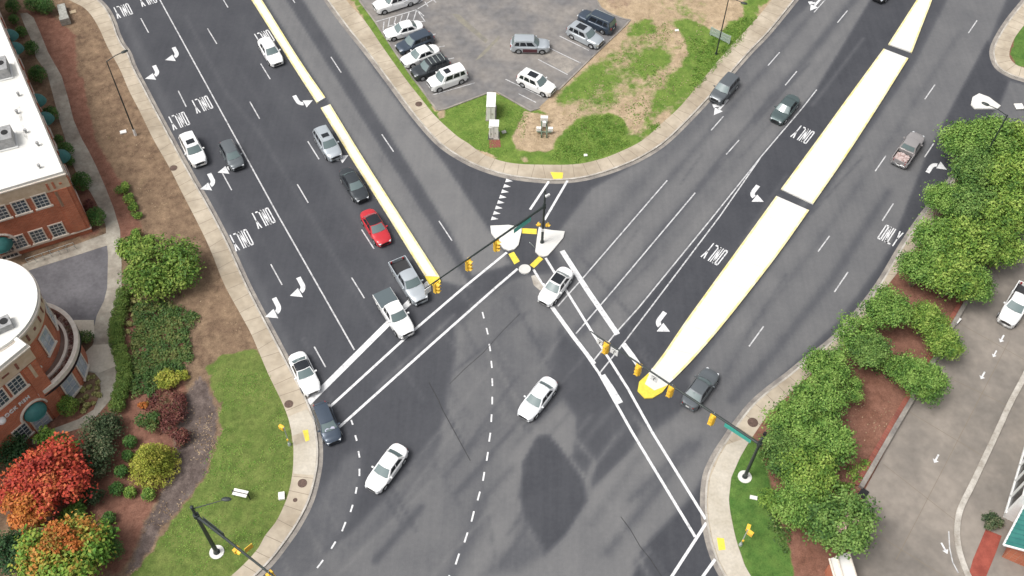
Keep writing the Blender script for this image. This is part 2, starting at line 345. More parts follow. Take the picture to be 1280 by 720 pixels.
# carriageway right of the median
wpoly([(1240, -15), (1190, -15), (1135, 90), (1015, 262), (860, 470), (880, 560), (925, 520), (1050, 400), (1130, 290), (1180, 180), (1235, 55), (1262, -10)], .54, .5)
wline([(1185, -10), (1140, 80), (1014, 262), (858, 468)], .2, .5, .3, .8)
wline([(1200, 40), (1120, 165), (1010, 320), (940, 410), (890, 500)], .34, .5, .5, .7)
wline([(1110, 240), (1040, 350), (960, 450), (915, 500)], .22, .8, .5, .8)
wpoly([(1235, 50), (1160, 190), (1105, 330), (1075, 400), (1180, 290), (1300, 170), (1300, 110), (1255, 100)], .10, .3)
wpoly([(1262, 100), (1300, 112), (1300, 175), (1215, 175), (1250, 130)], .50, .3)
rs = random.Random(12)
for k in range(90):      # tyre and brush streaks
    if k % 3 == 0: cx, cy = rs.uniform(-20, 14), rs.uniform(28, 60); dx, dy = (.507, -.862)
    elif k % 3 == 1: cx, cy = rs.uniform(-16, 22), rs.uniform(26, 62); dx, dy = (-.571, -.821)
    else: t_ = rs.uniform(-40, 60); cx, cy = 22 + t_ * .571 + rs.uniform(-12, 8), 66 + t_ * .821; dx, dy = (-.571, -.821)
    a_ = rs.uniform(-.10, .10); dx, dy = dx * math.cos(a_) - dy * math.sin(a_), dx * math.sin(a_) + dy * math.cos(a_); L_ = rs.uniform(1.5, 8)
    k_ = soft(ldist(P, [(cx - dx * L_, cy - dy * L_), (cx + dx * L_, cy + dy * L_)]) - rs.uniform(.03, .2), .18) * rs.uniform(.25, .7); v_ = rs.choice((.12, .2, .62, .7)); w = w * (1 - k_) + v_ * k_
for k in range(26):      # streaks along the left avenue
    t_ = rs.uniform(-10, 60); o_ = rs.uniform(-20, 8); cx, cy = -22 - t_ * .507 + o_ * .862, 66 + t_ * .862 + o_ * .507; L_ = rs.uniform(2, 9)
    k_ = soft(ldist(P, [(cx - .507 * L_, cy + .862 * L_), (cx + .507 * L_, cy - .862 * L_)]) - rs.uniform(.03, .15), .18) * rs.uniform(.2, .5); w = w * (1 - k_) + rs.choice((.1, .35, .45)) * k_
k_ = soft(sdf(P, GP([(673, 546), (655, 578), (650, 620), (658, 650), (683, 690), (706, 668), (733, 625), (728, 600), (705, 568), (686, 545)])), .22); w = w * (1 - k_) + .13 * k_
me = bpy.data.meshes.new('road')
idx = np.arange(nx * ny).reshape(ny, nx); Fq = np.stack([idx[:-1, :-1], idx[:-1, 1:], idx[1:, 1:], idx[1:, :-1]], -1).reshape(-1, 4)
me.from_pydata(np.c_[P, np.zeros(len(P))].tolist(), [], Fq.tolist()); vcol(me, 'w', np.c_[w, w, w])
road = bpy.data.objects.new('road', me); COL.objects.link(road); road['kind'] = 'structure'
def asphalt():
    m = bpy.data.materials.new('road_asphalt'); m.use_nodes = True; t = m.node_tree; b = t.nodes['Principled BSDF']; b.inputs['Roughness'].default_value = .85; b.inputs['Specular IOR Level'].default_value = .35
    tc = N(t, 'ShaderNodeTexCoord'); at = N(t, 'ShaderNodeAttribute', attribute_name='w')
    def no(s, d, stretch=None, rot=0):
        mp = N(t, 'ShaderNodeMapping'); mp.inputs['Rotation'].default_value = (0, 0, rot)
        if stretch: mp.inputs['Scale'].default_value = stretch
        n = N(t, 'ShaderNodeTexNoise'); n.inputs['Scale'].default_value = s; n.inputs['Detail'].default_value = d; n.inputs['Roughness'].default_value = .6; t.links.new(tc.outputs['Object'], mp.inputs[0]); t.links.new(mp.outputs[0], n.inputs[0]); return n.outputs[0]
    acc = at.outputs['Fac']
    for src, amt in ((no(.22, 9), .30), (no(1.6, 6, (1, .05, 1), -.535), .12), (no(1.6, 6, (1, .05, 1), .607), .12), (no(2.5, 7), .16)):
        a = N(t, 'ShaderNodeMath', operation='MULTIPLY_ADD'); a.inputs[1].default_value = amt; a.inputs[2].default_value = -amt / 2; t.links.new(src, a.inputs[0])
        s = N(t, 'ShaderNodeMath', operation='ADD'); t.links.new(acc, s.inputs[0]); t.links.new(a.outputs[0], s.inputs[1]); acc = s.outputs[0]
    r = N(t, 'ShaderNodeValToRGB'); e = r.color_ramp.elements; e[0].position = 0; e[1].position = .9
    e[0].color = (.036, .038, .046, 1); e[1].color = (.215, .211, .206, 1); q = e.new(.36); q.color = (.083, .085, .093, 1); t.links.new(acc, r.inputs[0])
    fn = no(14, 3); mr = N(t, 'ShaderNodeMapRange'); mr.inputs[1].default_value = .3; mr.inputs[2].default_value = .7; mr.inputs[3].default_value = .9; mr.inputs[4].default_value = 1.1; t.links.new(fn, mr.inputs[0])
    vm = N(t, 'ShaderNodeVectorMath', operation='SCALE'); t.links.new(r.outputs[0], vm.inputs[0]); t.links.new(mr.outputs[0], vm.inputs['Scale']); t.links.new(vm.outputs[0], b.inputs['Base Color'])
    return m
me.materials.append(asphalt())

# ---- kerb lines (photo survey points)
KA = [(100, -22), (122, 0), (133, 12), (141, 27), (146, 42), (152, 55), (160, 67), (167, 85), (180, 110), (193, 135), (217, 180), (240, 222), (260, 257), (285, 305), (310, 360), (345, 427), (365, 465), (382, 497), (392, 522), (396, 542), (398, 565), (396, 590), (387, 625), (372, 655), (355, 680), (335, 705), (300, 738), (262, 765)]
IA = [(50, -22), (85, 0), (107, 12), (122, 32), (135, 60), (150, 87), (162, 115), (175, 140), (192, 175), (212, 210), (227, 240), (245, 275), (262, 310), (280, 355), (300, 392), (315, 420), (335, 467), (352, 502), (360, 522), (365, 540), (367, 560), (366, 590), (360, 620), (347, 650), (332, 670), (320, 690), (290, 720), (240, 758)]
KB = [(398, -20), (409, 0), (432, 32), (460, 67), (490, 107), (520, 147), (550, 180), (580, 200), (607, 212), (640, 221), (687, 226), (722, 224), (752, 217), (780, 207), (805, 195), (832, 177), (865, 145), (900, 107), (935, 67), (960, 41), (992, 2), (1010, -20)]
IB = [(421, -20), (432, 0), (456, 27), (480, 62), (505, 97), (527, 125), (545, 147), (570, 170), (585, 180), (607, 195), (640, 205), (687, 207), (722, 206), (750, 200), (772, 192), (802, 177), (825, 157), (852, 132), (885, 92), (912, 60), (940, 30), (962, 4), (980, -20)]
KC = [(1310, 158), (1270, 160), (1240, 170), (1218, 182), (1202, 206), (1181, 237), (1156, 267), (1130, 305), (1100, 355), (1072, 392), (1042, 425), (1007, 452), (985, 470), (960, 489), (940, 507), (920, 532), (910, 547), (895, 570), (884, 595), (881, 622), (882, 647), (887, 675), (895, 700), (905, 720), (925, 755)]
IC = [(1310, 172), (1275, 174), (1240, 182), (1215, 196), (1200, 215), (1186, 245), (1168, 280), (1140, 318), (1106, 362), (1085, 395), (1058, 428), (1022, 460), (1003, 478), (980, 500), (960, 519), (945, 540), (937, 552), (925, 572), (914, 597), (911, 625), (914, 648), (920, 675), (930, 705), (936, 720), (956, 755)]
KD = [(1310, -35), (1280, 2), (1260, 27), (1245, 52), (1241, 68), (1247, 84), (1262, 94), (1280, 100), (1310, 108)]
ID = [(1325, -8), (1295, 14), (1280, 32), (1267, 50), (1261, 69), (1267, 80), (1280, 86), (1310, 94)]
def S(px, n=5, z=0): return [Vector((p.x, p.y, z)) for p in smooth_line(GP(px, z), n)]
KAw, IAw, KBw, IBw, KCw, ICw, KDw, IDw = (S(q) for q in (KA, IA, KB, IB, KC, IC, KD, ID))
def kerb(name, line, side):
    o1 = offset(line, side * .17); poly = line + o1[::-1]
    a = MB().prism(poly, -.2, .155).build('kerb', M['kerb']); a['kind'] = 'structure'
    o0 = offset(line, -side * .42); MB().sheet(line + o0[::-1], .004).build('gutter', M['gutter'])['kind'] = 'structure'
def walk(K, I, side, joints=1.6, mats=M['sidewalk'], name='sidewalk'):
    Kin = offset(K, side * .172); poly = Kin + I[::-1]
    o = MB().prism(poly, -.2, .145).build(name, mats); o['kind'] = 'structure'
    mb = MB(); R = resample(Kin, joints); T = offset(R, side * .01)
    for i in range(1, len(R) - 1):
        p = R[i]; q = min(I, key=lambda v: (v - p).length); d = (q - p)
        if d.length < .5 or d.length > 6: continue
        n = Vector((-d.y, d.x, 0)).normalized() * .022; mb.quad(Vector((p.x, p.y, .1475)) + n, Vector((p.x, p.y, .1475)) - n, Vector((q.x, q.y, .1475)) - n, Vector((q.x, q.y, .1475)) + n)
    mb.build('expansion_joint', M['joint'], o)
    return o

def side_of(K, I):
    i = len(K) // 2; q = min(I, key=lambda v: (v - K[i]).length)
    return 1 if (offset(K, .5)[i] - q).length < (offset(K, -.5)[i] - q).length else -1
for K_, I_ in ((KAw, IAw), (KBw, IBw), (KCw, ICw), (KDw, IDw)): kerb('k', K_, side_of(K_, I_))
sw_a = walk(KAw, IAw, side_of(KAw, IAw)); sw_b = walk(KBw, IBw, side_of(KBw, IBw)); sw_c = walk(KCw, ICw, side_of(KCw, ICw)); sw_d = walk(KDw, IDw, side_of(KDw, IDw))
# newer pale slabs of pavement
def slab(px, z0, z1, m, name='sidewalk', kind='structure', smooth=0):
    pts = S(px + [px[0]], smooth, z1)[:-1] if smooth else GP(px, z1)
    o = MB().prism(pts, z0, z1).build(name, m); 
    if kind: o['kind'] = kind
    return o
slab([(360, 521), (384, 511), (391, 524), (394.5, 545), (395.5, 565), (393, 594), (366.5, 592), (367, 560), (364, 538)], .1, .150, M['sidewalk_new'])
slab([(908, 556), (930, 548), (937, 551), (925, 572), (914, 597), (911, 625), (914, 648), (920, 675), (930, 705), (950, 740), (920, 740), (899, 700), (891, 675), (886, 647), (885, 622), (888, 597), (899, 571)], .1, .150, M['sidewalk_new'])

# ---- land behind the pavements
def land(name, px, z, m, regions, step=.75, world_pts=None):
    pts = world_pts or GP(px); P_ = [Vector((p.x, p.y, 0)) for p in pts]
    bm = bmesh.new(); vs = [bm.verts.new((p.x, p.y, z)) for p in P_]
    for t3 in tessellate_polygon([P_]): 
        try: f = bm.faces.new([vs[i] for i in t3])
        except ValueError: continue
        if f.normal.z < 0: f.normal_flip()
    bm.faces.ensure_lookup_table(); bmesh.ops.recalc_face_normals(bm, faces=bm.faces)
    xs_ = [p.x for p in P_]; ys_ = [p.y for p in P_]
    for k in np.arange(min(xs_) + step, max(xs_), step): bmesh.ops.bisect_plane(bm, geom=bm.verts[:] + bm.edges[:] + bm.faces[:], plane_co=(k, 0, 0), plane_no=(1, 0, 0))
    for k in np.arange(min(ys_) + step, max(ys_), step): bmesh.ops.bisect_plane(bm, geom=bm.verts[:] + bm.edges[:] + bm.faces[:], plane_co=(0, k, 0), plane_no=(0, 1, 0))
    me = bpy.data.meshes.new(name); bm.to_mesh(me); bm.free()
    n = len(me.vertices); co = np.zeros(n * 3); me.vertices.foreach_get('co', co); Q = co.reshape(-1, 3)[:, :2]
    w = np.zeros((n, 3))
    for ch, poly, s, amt in regions:
        ch -= 1
        k = soft(sdf(Q, GP(poly)), s) * amt
        for c in range(3): w[:, c] = w[:, c] * (1 - k) + (k if c == ch else 0)
    nz = np.array([v.normal.z for v in me.polygons])
    if nz.mean() < 0: me.flip_normals()
    vcol(me, 'w', w); me.materials.append(m); o = bpy.data.objects.new(name, me); COL.objects.link(o); o['kind'] = 'structure'
    return o
land_cols = [((.12, .078, .052), (.26, .18, .115)),        # dead grass and leaf litter
             ((.085, .13, .028), (.15, .185, .05)),       # green turf
             ((.16, .075, .052), (.235, .12, .085)),        # red brown mulch
             ((.075, .056, .05), (.165, .13, .115))]          # grey brown old mulch
ML = mat_weights('verge_soil_and_turf', land_cols, fine=.42, amp=.6)
MBK = mat_weights('bare_soil_and_turf', [((.30, .225, .14), (.44, .335, .225)), ((.085, .155, .026), (.16, .225, .048)), ((.19, .17, .07), (.30, .25, .12)), ((.20, .13, .09), (.30, .22, .16))], fine=.36, amp=.75, nscale=.5)
MC = mat_weights('mulch_and_turf', [((.16, .075, .05), (.24, .12, .085)), ((.055, .125, .025), (.105, .18, .04)), ((.13, .13, .045), (.2, .18, .07)), ((.11, .07, .055), (.17, .12, .1))], fine=.4, amp=.5)
mA = [Vector(v) for v in IAw]
polyA = mA + [G(100, 800), G(-260, 760), G(-260, -60)]
land('verge', None, .12, ML, [
    (1, [(72, 30), (120, 45), (150, 100), (190, 185), (250, 300), (308, 425), (270, 450), (225, 385), (210, 300), (165, 250), (120, 170), (95, 100)], .8, .25),
    (2, [(10, 12), (60, 15), (95, 45), (95, 70), (104, 120), (122, 180), (150, 225), (180, 290), (175, 320), (150, 300), (120, 220), (85, 140), (60, 70), (35, 20)], .7, 1),
    (1, [(30, 28), (60, 90), (80, 150), (110, 225), (118, 280), (100, 240), (60, 150), (18, 50)], .4, .2),
    (2, [(150, 380), (230, 390), (262, 420), (240, 480), (262, 520), (262, 590), (225, 640), (170, 720), (100, 720), (0, 560), (80, 500), (130, 500)], 1.2, .9),
    (2, [(85, 100), (104, 98), (125, 295), (100, 300)], .5, .9),
    (0, [(238, 400), (308, 425), (262, 462), (256, 480), (230, 470)], 1.0, .9),
    (3, [(250, 470), (270, 490), (275, 540), (262, 600), (225, 640), (205, 660), (175, 720), (155, 720), (190, 640), (215, 590), (225, 500)], .6, .9),
    (1, [(260, 460), (275, 446), (300, 440), (322, 438), (340, 470), (356, 505), (366, 545), (370, 590), (362, 620), (349, 650), (334, 672), (322, 692), (294, 722), (255, 765), (130, 765), (165, 720), (190, 690), (225, 640), (262, 590), (277, 540), (276, 510), (264, 484)], .18, 1)], world_pts=polyA)
polyB = [Vector(v) for v in IBw] + [G(1000, -60), G(380, -60)]
land('verge', None, .12, MBK, [
    (1, [(425, -20), (450, -20), (448, 0), (475, 27), (497, 62), (520, 96), (530, 110), (548, 138), (612, 117), (640, 122), (672, 138), (700, 150), (660, 210), (560, 175), (500, 95)], .25, 1),
    (0, [(520, 100), (532, 104), (560, 150), (548, 150)], .3, .8),
    (1, [(690, 178), (720, 150), (760, 142), (782, 150), (790, 172), (830, 155), (860, 125), (860, 60), (850, 40), (835, 30), (860, 25), (900, 45), (935, 30), (950, 20), (925, 60), (880, 100), (820, 165), (780, 195), (720, 212), (640, 212), (600, 200), (640, 195), (655, 200), (680, 205)], .5, .95),
    (2, [(780, 130), (830, 90), (850, 70), (850, 30), (800, 20), (770, 50), (745, 85), (700, 130), (700, 150), (760, 130)], .8, .62),
    (1, [(785, 30), (815, 22), (820, 40), (790, 45)], .5, .8), (1, [(730, 90), (752, 80), (760, 95), (720, 125), (695, 130)], 1.0, .8), (1, [(800, 75), (830, 62), (835, 85), (800, 95)], 1.0, .7),
    (1, [(908, 30), (935, 18), (960, -5), (950, 12), (925, 48), (905, 62), (895, 55)], .5, .9),
    (0, [(655, 140), (690, 145), (715, 150), (690, 175), (690, 204), (652, 204), (640, 175)], .4, 1),
    (1, [(690, 0), (760, 0), (800, -20), (700, -20)], 1.5, .6), (3, [(755, -10), (790, -10), (790, 24), (760, 10)], 1, .6), (1, [(690, 130), (745, 78), (790, 36), (850, 60), (820, 120), (740, 150)], 1.6, .55), (1, [(800, -10), (880, -10), (900, 30), (840, 40)], 2, .45), (1, [(650, 190), (720, 190), (790, 186), (740, 206), (660, 206)], .4, .9), (1, [(820, 120), (870, 60), (895, 60), (850, 130), (800, 165)], .8, .85),
    (1, [(960, -20), (975, -20), (962, 2), (930, 20), (925, 5)], .5, .7)], world_pts=polyB)
polyC = [Vector(v) for v in ICw] + [G(1010, 800), G(1060, 700), G(1078, 618), G(1120, 538), G(1190, 407), G(1275, 262), G(1330, 190)]
land('verge', None, .12, MC, [
    (1, [(937, 540), (925, 560), (910, 597), (906, 625), (910, 648), (926, 705), (945, 765), (996, 765), (987, 690), (975, 650), (962, 600), (952, 565)], .25, 1),
    (1, [(1180, 260), (1240, 182), (1310, 170), (1310, 220), (1220, 280), (1180, 330), (1130, 345)], .8, .7),
    (2, [(960, 590), (985, 640), (990, 680), (975, 650)], .5, .8)], world_pts=polyC)
polyD = [Vector(v) for v in IDw] + [G(1500, 100), G(1500, -60)]
land('verge', None, .12, MC, [(1, [(1270, 40), (1262, 69), (1270, 84), (1520, 95), (1520, -60), (1320, -20)], .3, 1)], world_pts=polyD)

# ---- medians and traffic islands
def island(px, m, name, z=.17, smooth=0):
    return slab(px, -.1, z, m, name, 'structure', smooth)
def median(left, right, capend=None):
    """white concrete median with yellow painted edges"""
    Lw = S(left, 4); Rw = S(right, 4); poly = Lw + (S(capend, 4)[1:-1] if capend else []) + Rw[::-1]
    o = MB().prism(poly, -.1, .165).build('median', M['median']); o['kind'] = 'structure'
    for ln, sgn in ((Lw, 1), (Rw, -1)):
        c = sum((v for v in poly), Vector()) / len(poly); i = len(ln) // 2
        s_ = 1 if (offset(ln, .3)[i] - c).length < (offset(ln, -.3)[i] - c).length else -1
        MB().prism(ln + offset(ln, s_ * .22)[::-1], -.1, .170).build('painted_edge', M['yellow_edge'], o)
    return o
median([(300, -20), (314, 0), (361, 75), (396, 129.5)], [(313, -20), (327, 0), (374, 75), (407, 123)])
m2 = median([(401, 136), (440, 200), (484, 270), (531, 346)], [(413, 131.5), (455, 200), (503, 275), (549.5, 347)])
median([(1158, -18), (1146, 0), (1128, 28), (1110, 56)], [(1170, -18), (1165, 0), (1152, 34), (1139.5, 66.5)])
median([(1104, 62), (1060, 122), (1018, 180), (976, 237)], [(1135, 74), (1095, 138), (1056, 198), (1016, 256)])
m5 = median([(970, 246), (928, 304), (886, 362), (855, 405), (830, 442), (810, 468)], [(1011, 264), (975, 315), (939, 362), (900, 411), (868, 448), (842, 475)])
slab([(812, 465), (838, 477), (828, 490), (816, 497), (806, 497.5), (797, 488), (799, 477)], -.1, .168, M['yellow'], 'median_nose')
slab([(815, 460), (842, 474), (833, 482), (818, 488), (806, 480)], .1, .174, M['median'], 'median_nose')
slab([(531, 345), (549, 346), (551, 352), (545, 358), (536, 354)], -.1, .168, M['yellow'], 'median_nose')
island([(613, 282), (636, 281), (652, 284), (652, 289), (648, 306), (643, 311), (636, 312.8), (629, 310), (621, 300), (614, 291)], M['median'], 'traffic_island')
island([(673.5, 283.5), (680, 286), (690, 287.5), (706, 289), (704, 297), (694, 309), (685, 319), (680, 320.5), (674, 319), (669, 314), (671, 298)], M['median'], 'traffic_island')
island([(656 + 7.6 * math.cos(a), 336 + 5.7 * math.sin(a)) for a in np.linspace(0, 2 * math.pi, 20, endpoint=False)], M['median'], 'traffic_island')
slab([(664, 345), (669, 343.5), (680.5, 360), (675, 363), (667, 356)], -.05, .03, M['kerb'], 'traffic_island')
slab([(1214, 130), (1216, 121), (1224, 116.5), (1236, 121), (1251, 132), (1247, 135.5), (1219, 135.5)], -.05, .17, M['median'], 'traffic_island')
for q in ([(652.5, 285.2), (671, 286), (670.7, 292.7), (652.5, 291.5)], [(635.6, 317.5), (642.3, 314.6), (649.7, 326.5), (643, 330.5)], [(662.3, 331), (673.7, 320.3), (679, 323.8), (667.5, 335)]):
    slab(q, -.02, .02, M['yellow'], 'tactile_pad')
for q in ([(688, 215), (704, 215.6), (703, 223), (692, 223.7)], [(378, 538), (385, 537), (387, 550), (382, 552)], [(896, 672), (905, 673), (907, 687), (898.5, 688)]):
    slab(q, .1, .160, M['yellow'], 'tactile_pad')
slab([(365, 545), (378, 540), (381, 552), (369, 557)], .1, .154, M['sidewalk'])

# ---- parking lot
PK = [(436, -25), (450, 0), (470, 27), (495, 65), (517, 97), (525, 107), (547, 137), (557, 135), (610, 115), (620, 113), (664, 138), (674, 134), (697, 112), (740, 70), (780, 32), (787, 24), (781, 23), (765, 17), (752, 9), (747, 0), (750, -30)]
def lotmat(n, a, b_): return mat(n, a, b_, scale=.16, detail=10, rough=.92, ramp=(.4, .62), fine=.14)
lot = slab(PK, -.1, .128, lotmat('old_asphalt', (.15, .145, .145), (.235, .215, .195)), 'parking_lot')
def pline(px, wd, z, m, name, parent, z_=0):
    L = GP(px, z); a = offset(L, wd / 2); b = offset(L, -wd / 2); o = MB().sheet(a + b[::-1], z).build(name, m, parent); return o
for a, b in (((539, 43.7), (544.5, 42.4)), ((546, 59.2), (556, 57.4)), ((559, 74), (567.7, 72.3)), ((541, 118.5), (593.5, 103.5)), ((699.5, 45), (736, 63)), ((686, 59.6), (726, 78.8)), ((672.4, 74), (709.5, 93.2)), ((632, 99), (679, 121.5)), ((648, 117), (670, 128))):
    pline([a, b], .11, .134, M['white_worn'], 'stall_line', lot)
for a, b in (((470, 27), (521, 12)), ((479, 37.5), (480, 27)), ((485, 34), (487, 23)), ((492, 32), (495, 21)), ((499, 30), (503, 18.5)), ((507, 29), (511.5, 15.5)), ((516, 28), (520.5, 13)), ((521, 12), (531.5, 27)), ((486, 32), (531, 26.5)), ((530, 20), (521, 12)), ((523, 4), (538, -8)), ((531, 2), (535, 8)), ((522, 11), (544, -2)), ((538, -4), (545, 3))):
    pline([a, b], .12, .134, M['white_worn'], 'hatch_line', lot)
for q in ([(565, 17), (574, 18), (610, 50), (607, 54), (575, 28)], [(594, 76), (600, 68), (624, 44), (625, 48), (604, 70)]):
    MB().sheet(GP(q, .132), .132).build('worn_patch', mat('worn_patch', (.24, .22, .17), (.17, .16, .14), scale=1.2, detail=9), lot)
MB().sheet(GP([(676, 72), (686, 60.5), (725, 79.5), (709, 92)], .131), .131).build('concrete_patch', M['gutter'], lot)
# low kerbs round the lot
kerbline = S(PK[:7], 1, .1); 
for seg, sd_ in ((PK[1:7], -1), (PK[6:12], -1), (PK[12:16], -1), (PK[15:20], 1)):
    L = GP(seg, .2); c = offset(L, .2 * sd_)
    MB().prism(L + c[::-1], 0, .22).build('kerb', M['gutter'])['kind'] = 'structure'

# ---- road markings: parts of the road
Z1 = .006
MZ = {'lane_line': .005, 'lane_dash': .005, 'guide_dash': .005, 'stop_line': .013}; mcount = [0]
def rline(px, wd, m=None, name='lane_line', n=1):
    mcount[0] += 1; Z1 = MZ.get(name, .009) + (mcount[0] % 6) * .0006
    L = GP(px) if n == 1 else S(px, n); a = offset(L, wd / 2); b = offset(L, -wd / 2)
    return MB().sheet(a + b[::-1], Z1).build(name, m or M['white_worn'], road)
D = lambda *a: rline(a, .13, name='lane_dash')
for a, b in (((176, 22.9), (185.7, 40.9)), ((222.8, 113.4), (232.8, 133.5)), ((277.4, 215.3), (289.6, 237.8)), ((338.5, 330.3), (352.6, 356.1)), ((392.8, 433.4), (407, 458.9)),
             ((259.4, 35.6), (271, 54.8)), ((312.3, 127.1), (324.5, 148.5)), ((371.6, 230.3), (385.3, 253.5)), ((439.4, 346.8), (455.5, 372.8)),
             ((277, -4), (285, 9.4)), ((325.9, 79.7), (337.8, 99)), ((384.7, 176.6), (398.8, 199.1)), ((452, 287), (467.5, 311)),
             ((358, -14), (368.7, 3.7)), ((413.7, 71.2), (426.4, 90.7)), ((477.3, 168), (492, 189.7)), ((548.7, 276.2), (565, 301)),
             ((1059.4, 13.1), (1046.6, 28.5)), ((996, 89.1), (981.6, 106.5)), ((923.8, 175.1), (907.8, 193.1)), ((974.6, 65.3), (960, 82)), ((904.4, 145.3), (889, 162.8)), ((1032, -1), (1017.5, 15.5)),
             ((1221.3, 25.5), (1210.5, 41.3)), ((1168.7, 105.8), (1156, 124)), ((1107.4, 194.6), (1094, 214)), ((1037, 294.8), (1022.5, 314.6)), ((954.5, 408), (936.3, 433)),
             ((1167, 179.5), (1155.6, 196.5)), ((1116.8, 254.3), (1102.8, 276)), ((1060, 340), (1043, 365))): D(a, b)
rline([(192, -14), (200, 0), (274, 135), (348, 270), (443, 437.5)], .15)
for q in ([(834, 225.5), (730, 346), (697, 383)], [(869, 241), (769, 360), (720, 417)], [(1021, 112), (1003, 135), (952, 195), (892, 270), (798, 385), (769, 417), (741, 452)], [(950, 198), (900, 270), (813, 385), (781, 427), (749, 467)]): rline(q, .14)
rline([(385, 504), (400, 489), (484, 405.5), (540, 349.5)], .62, M['white'], 'stop_line')
rline([(702.5, 313.5), (735, 364), (772, 418)], .56, M['white'], 'stop_line'); rline([(779, 430), (791, 446), (801, 460.5)], .56, M['white'], 'stop_line')
rline([(690, 384), (716, 420), (743, 455)], .42, M['white'], 'stop_line'); rline([(753, 469), (764, 485), (775.5, 504)], .55, M['white'], 'stop_line')
CW = lambda *a: rline(a, .26, M['white'], 'crosswalk_line')
CW((412, 509), (516, 414), (579, 360), (633.5, 315.5)); CW((424, 534), (530, 439), (619, 360), (647, 336))
CW((682, 322.5), (694, 342)); CW((694, 342), (707, 362), (740, 415), (785, 486), (815, 540), (882, 649)); CW((667, 337), (680, 359), (687, 381), (715, 417), (749, 467), (790, 540), (869, 671))
CW((883, 653.5), (840, 720), (815, 758)); CW((894, 699), (879, 720), (856, 756)); CW((686, 226.8), (662.5, 262)); CW((709.5, 225.5), (680.6, 275))
for a, b in (((439, 525), (441, 531)), ((444, 544), (446, 551)), ((448, 564), (449.5, 572)), ((449.3, 586), (449.3, 595)), ((446, 609), (444.5, 617)), ((441, 631), (438, 640)), ((432, 652.5), (427.5, 664)), ((419.5, 677), (414, 686)), ((404, 700), (396.5, 710)),
             ((603, 390), (605, 398)), ((608, 410), (610, 418)), ((611.5, 430), (613, 439)), ((614, 451), (615, 460)), ((615.2, 473), (615.5, 482.5)), ((615.3, 496), (615.3, 505.5)), ((614.5, 518), (614, 527.5)), ((613, 541), (611.4, 552)), ((610, 565), (608.3, 576)), ((605.5, 590), (603.7, 601)), ((600, 614.5), (597, 625.5)), ((592.5, 639), (589.3, 652)), ((584.5, 665.5), (580.5, 678)), ((574, 692), (569.5, 705.5)), ((562, 719), (557, 732))):
    rline([a, b], .15, M['white'], 'guide_dash')
for i in range(8):
    y = 223.2 + i * 6.75; x = 633 - i * 2.55
    MB().sheet(GP([(x, y), (x + 8, y + 3.4), (x - 1.6, y + 4.7)]), Z1).build('yield_triangle', M['white'], road)
for q, wd_ in (([(536, 478), (548, 500), (553, 512), (570, 543), (588, 576)], .07), ([(776, 646), (788, 662), (800, 683), (813, 699), (828, 722)], .06), ([(562, 480), (580, 462), (604, 441), (628, 414), (650, 392)], .05)):
    rline(q, wd_, M['tar'] if wd_ > .06 else M['white_worn'] if False else M['tar'], 'crack_seal')
# lettering and arrows; local x to the driver's right, y forward
def place(poly, c, ang, z=Z1): ca, sa = math.cos(ang), math.sin(ang); return [(c.x + x * ca - y * sa, c.y + x * sa + y * ca) for x, y in poly]
A_DN = math.atan2(-.862, .507) - math.pi / 2; A_RD = math.atan2(-.821, -.571) - math.pi / 2; A_RU = A_RD + math.pi
def only(px, ang, wd=2.0, ht=2.4, parent=None):
    c = G(*px); mb = MB(); t = .13; lw = .43; gap = (wd - 4 * lw) / 3; x = -wd / 2
    def bar(a, b, tt=t):
        a = Vector((*a, 0)); b = Vector((*b, 0)); d = (b - a).normalized(); n = Vector((-d.y, d.x, 0)) * tt / 2
        mb.sheet(place([(a + n).xy, (b + n).xy, (b - n).xy, (a - n).xy], c, ang), Z1)
    h = ht / 2
    for ch in 'ONLY':
        l = x + t / 2; r = x + lw - t / 2
        if ch == 'O': bar((l, -h + .1), (l, h - .1)); bar((r, -h + .1), (r, h - .1)); bar((l, h - .1), (r, h - .1), .2); bar((l, -h + .1), (r, -h + .1), .22)
        if ch == 'N': bar((l, -h), (l, h), .11); bar((r, -h), (r, h), .11); bar((l, h - .1), (r, -h + .1), .15)
        if ch == 'L': bar((l, -h), (l, h)); bar((x, -h + .1), (x + lw, -h + .1), .2)
        if ch == 'Y': bar((x + lw / 2, -h), (x + lw / 2, .1)); bar((x + lw / 2, 0), (x + .04, h), .14); bar((x + lw / 2, 0), (x + lw - .04, h), .14)
        x += lw + gap
    mb.build('only_lettering', M['white'], parent or road)
for p in ((153.5, 13.5), (184, -1), (252.5, 130.5), (223.5, 151), (329, 272.5), (301.5, 300), (330, 47)): only(p, A_DN)
only((1003.5, 168), A_RD); only((893.3, 317.5), A_RD); only((1112.8, 294.5), A_RU)
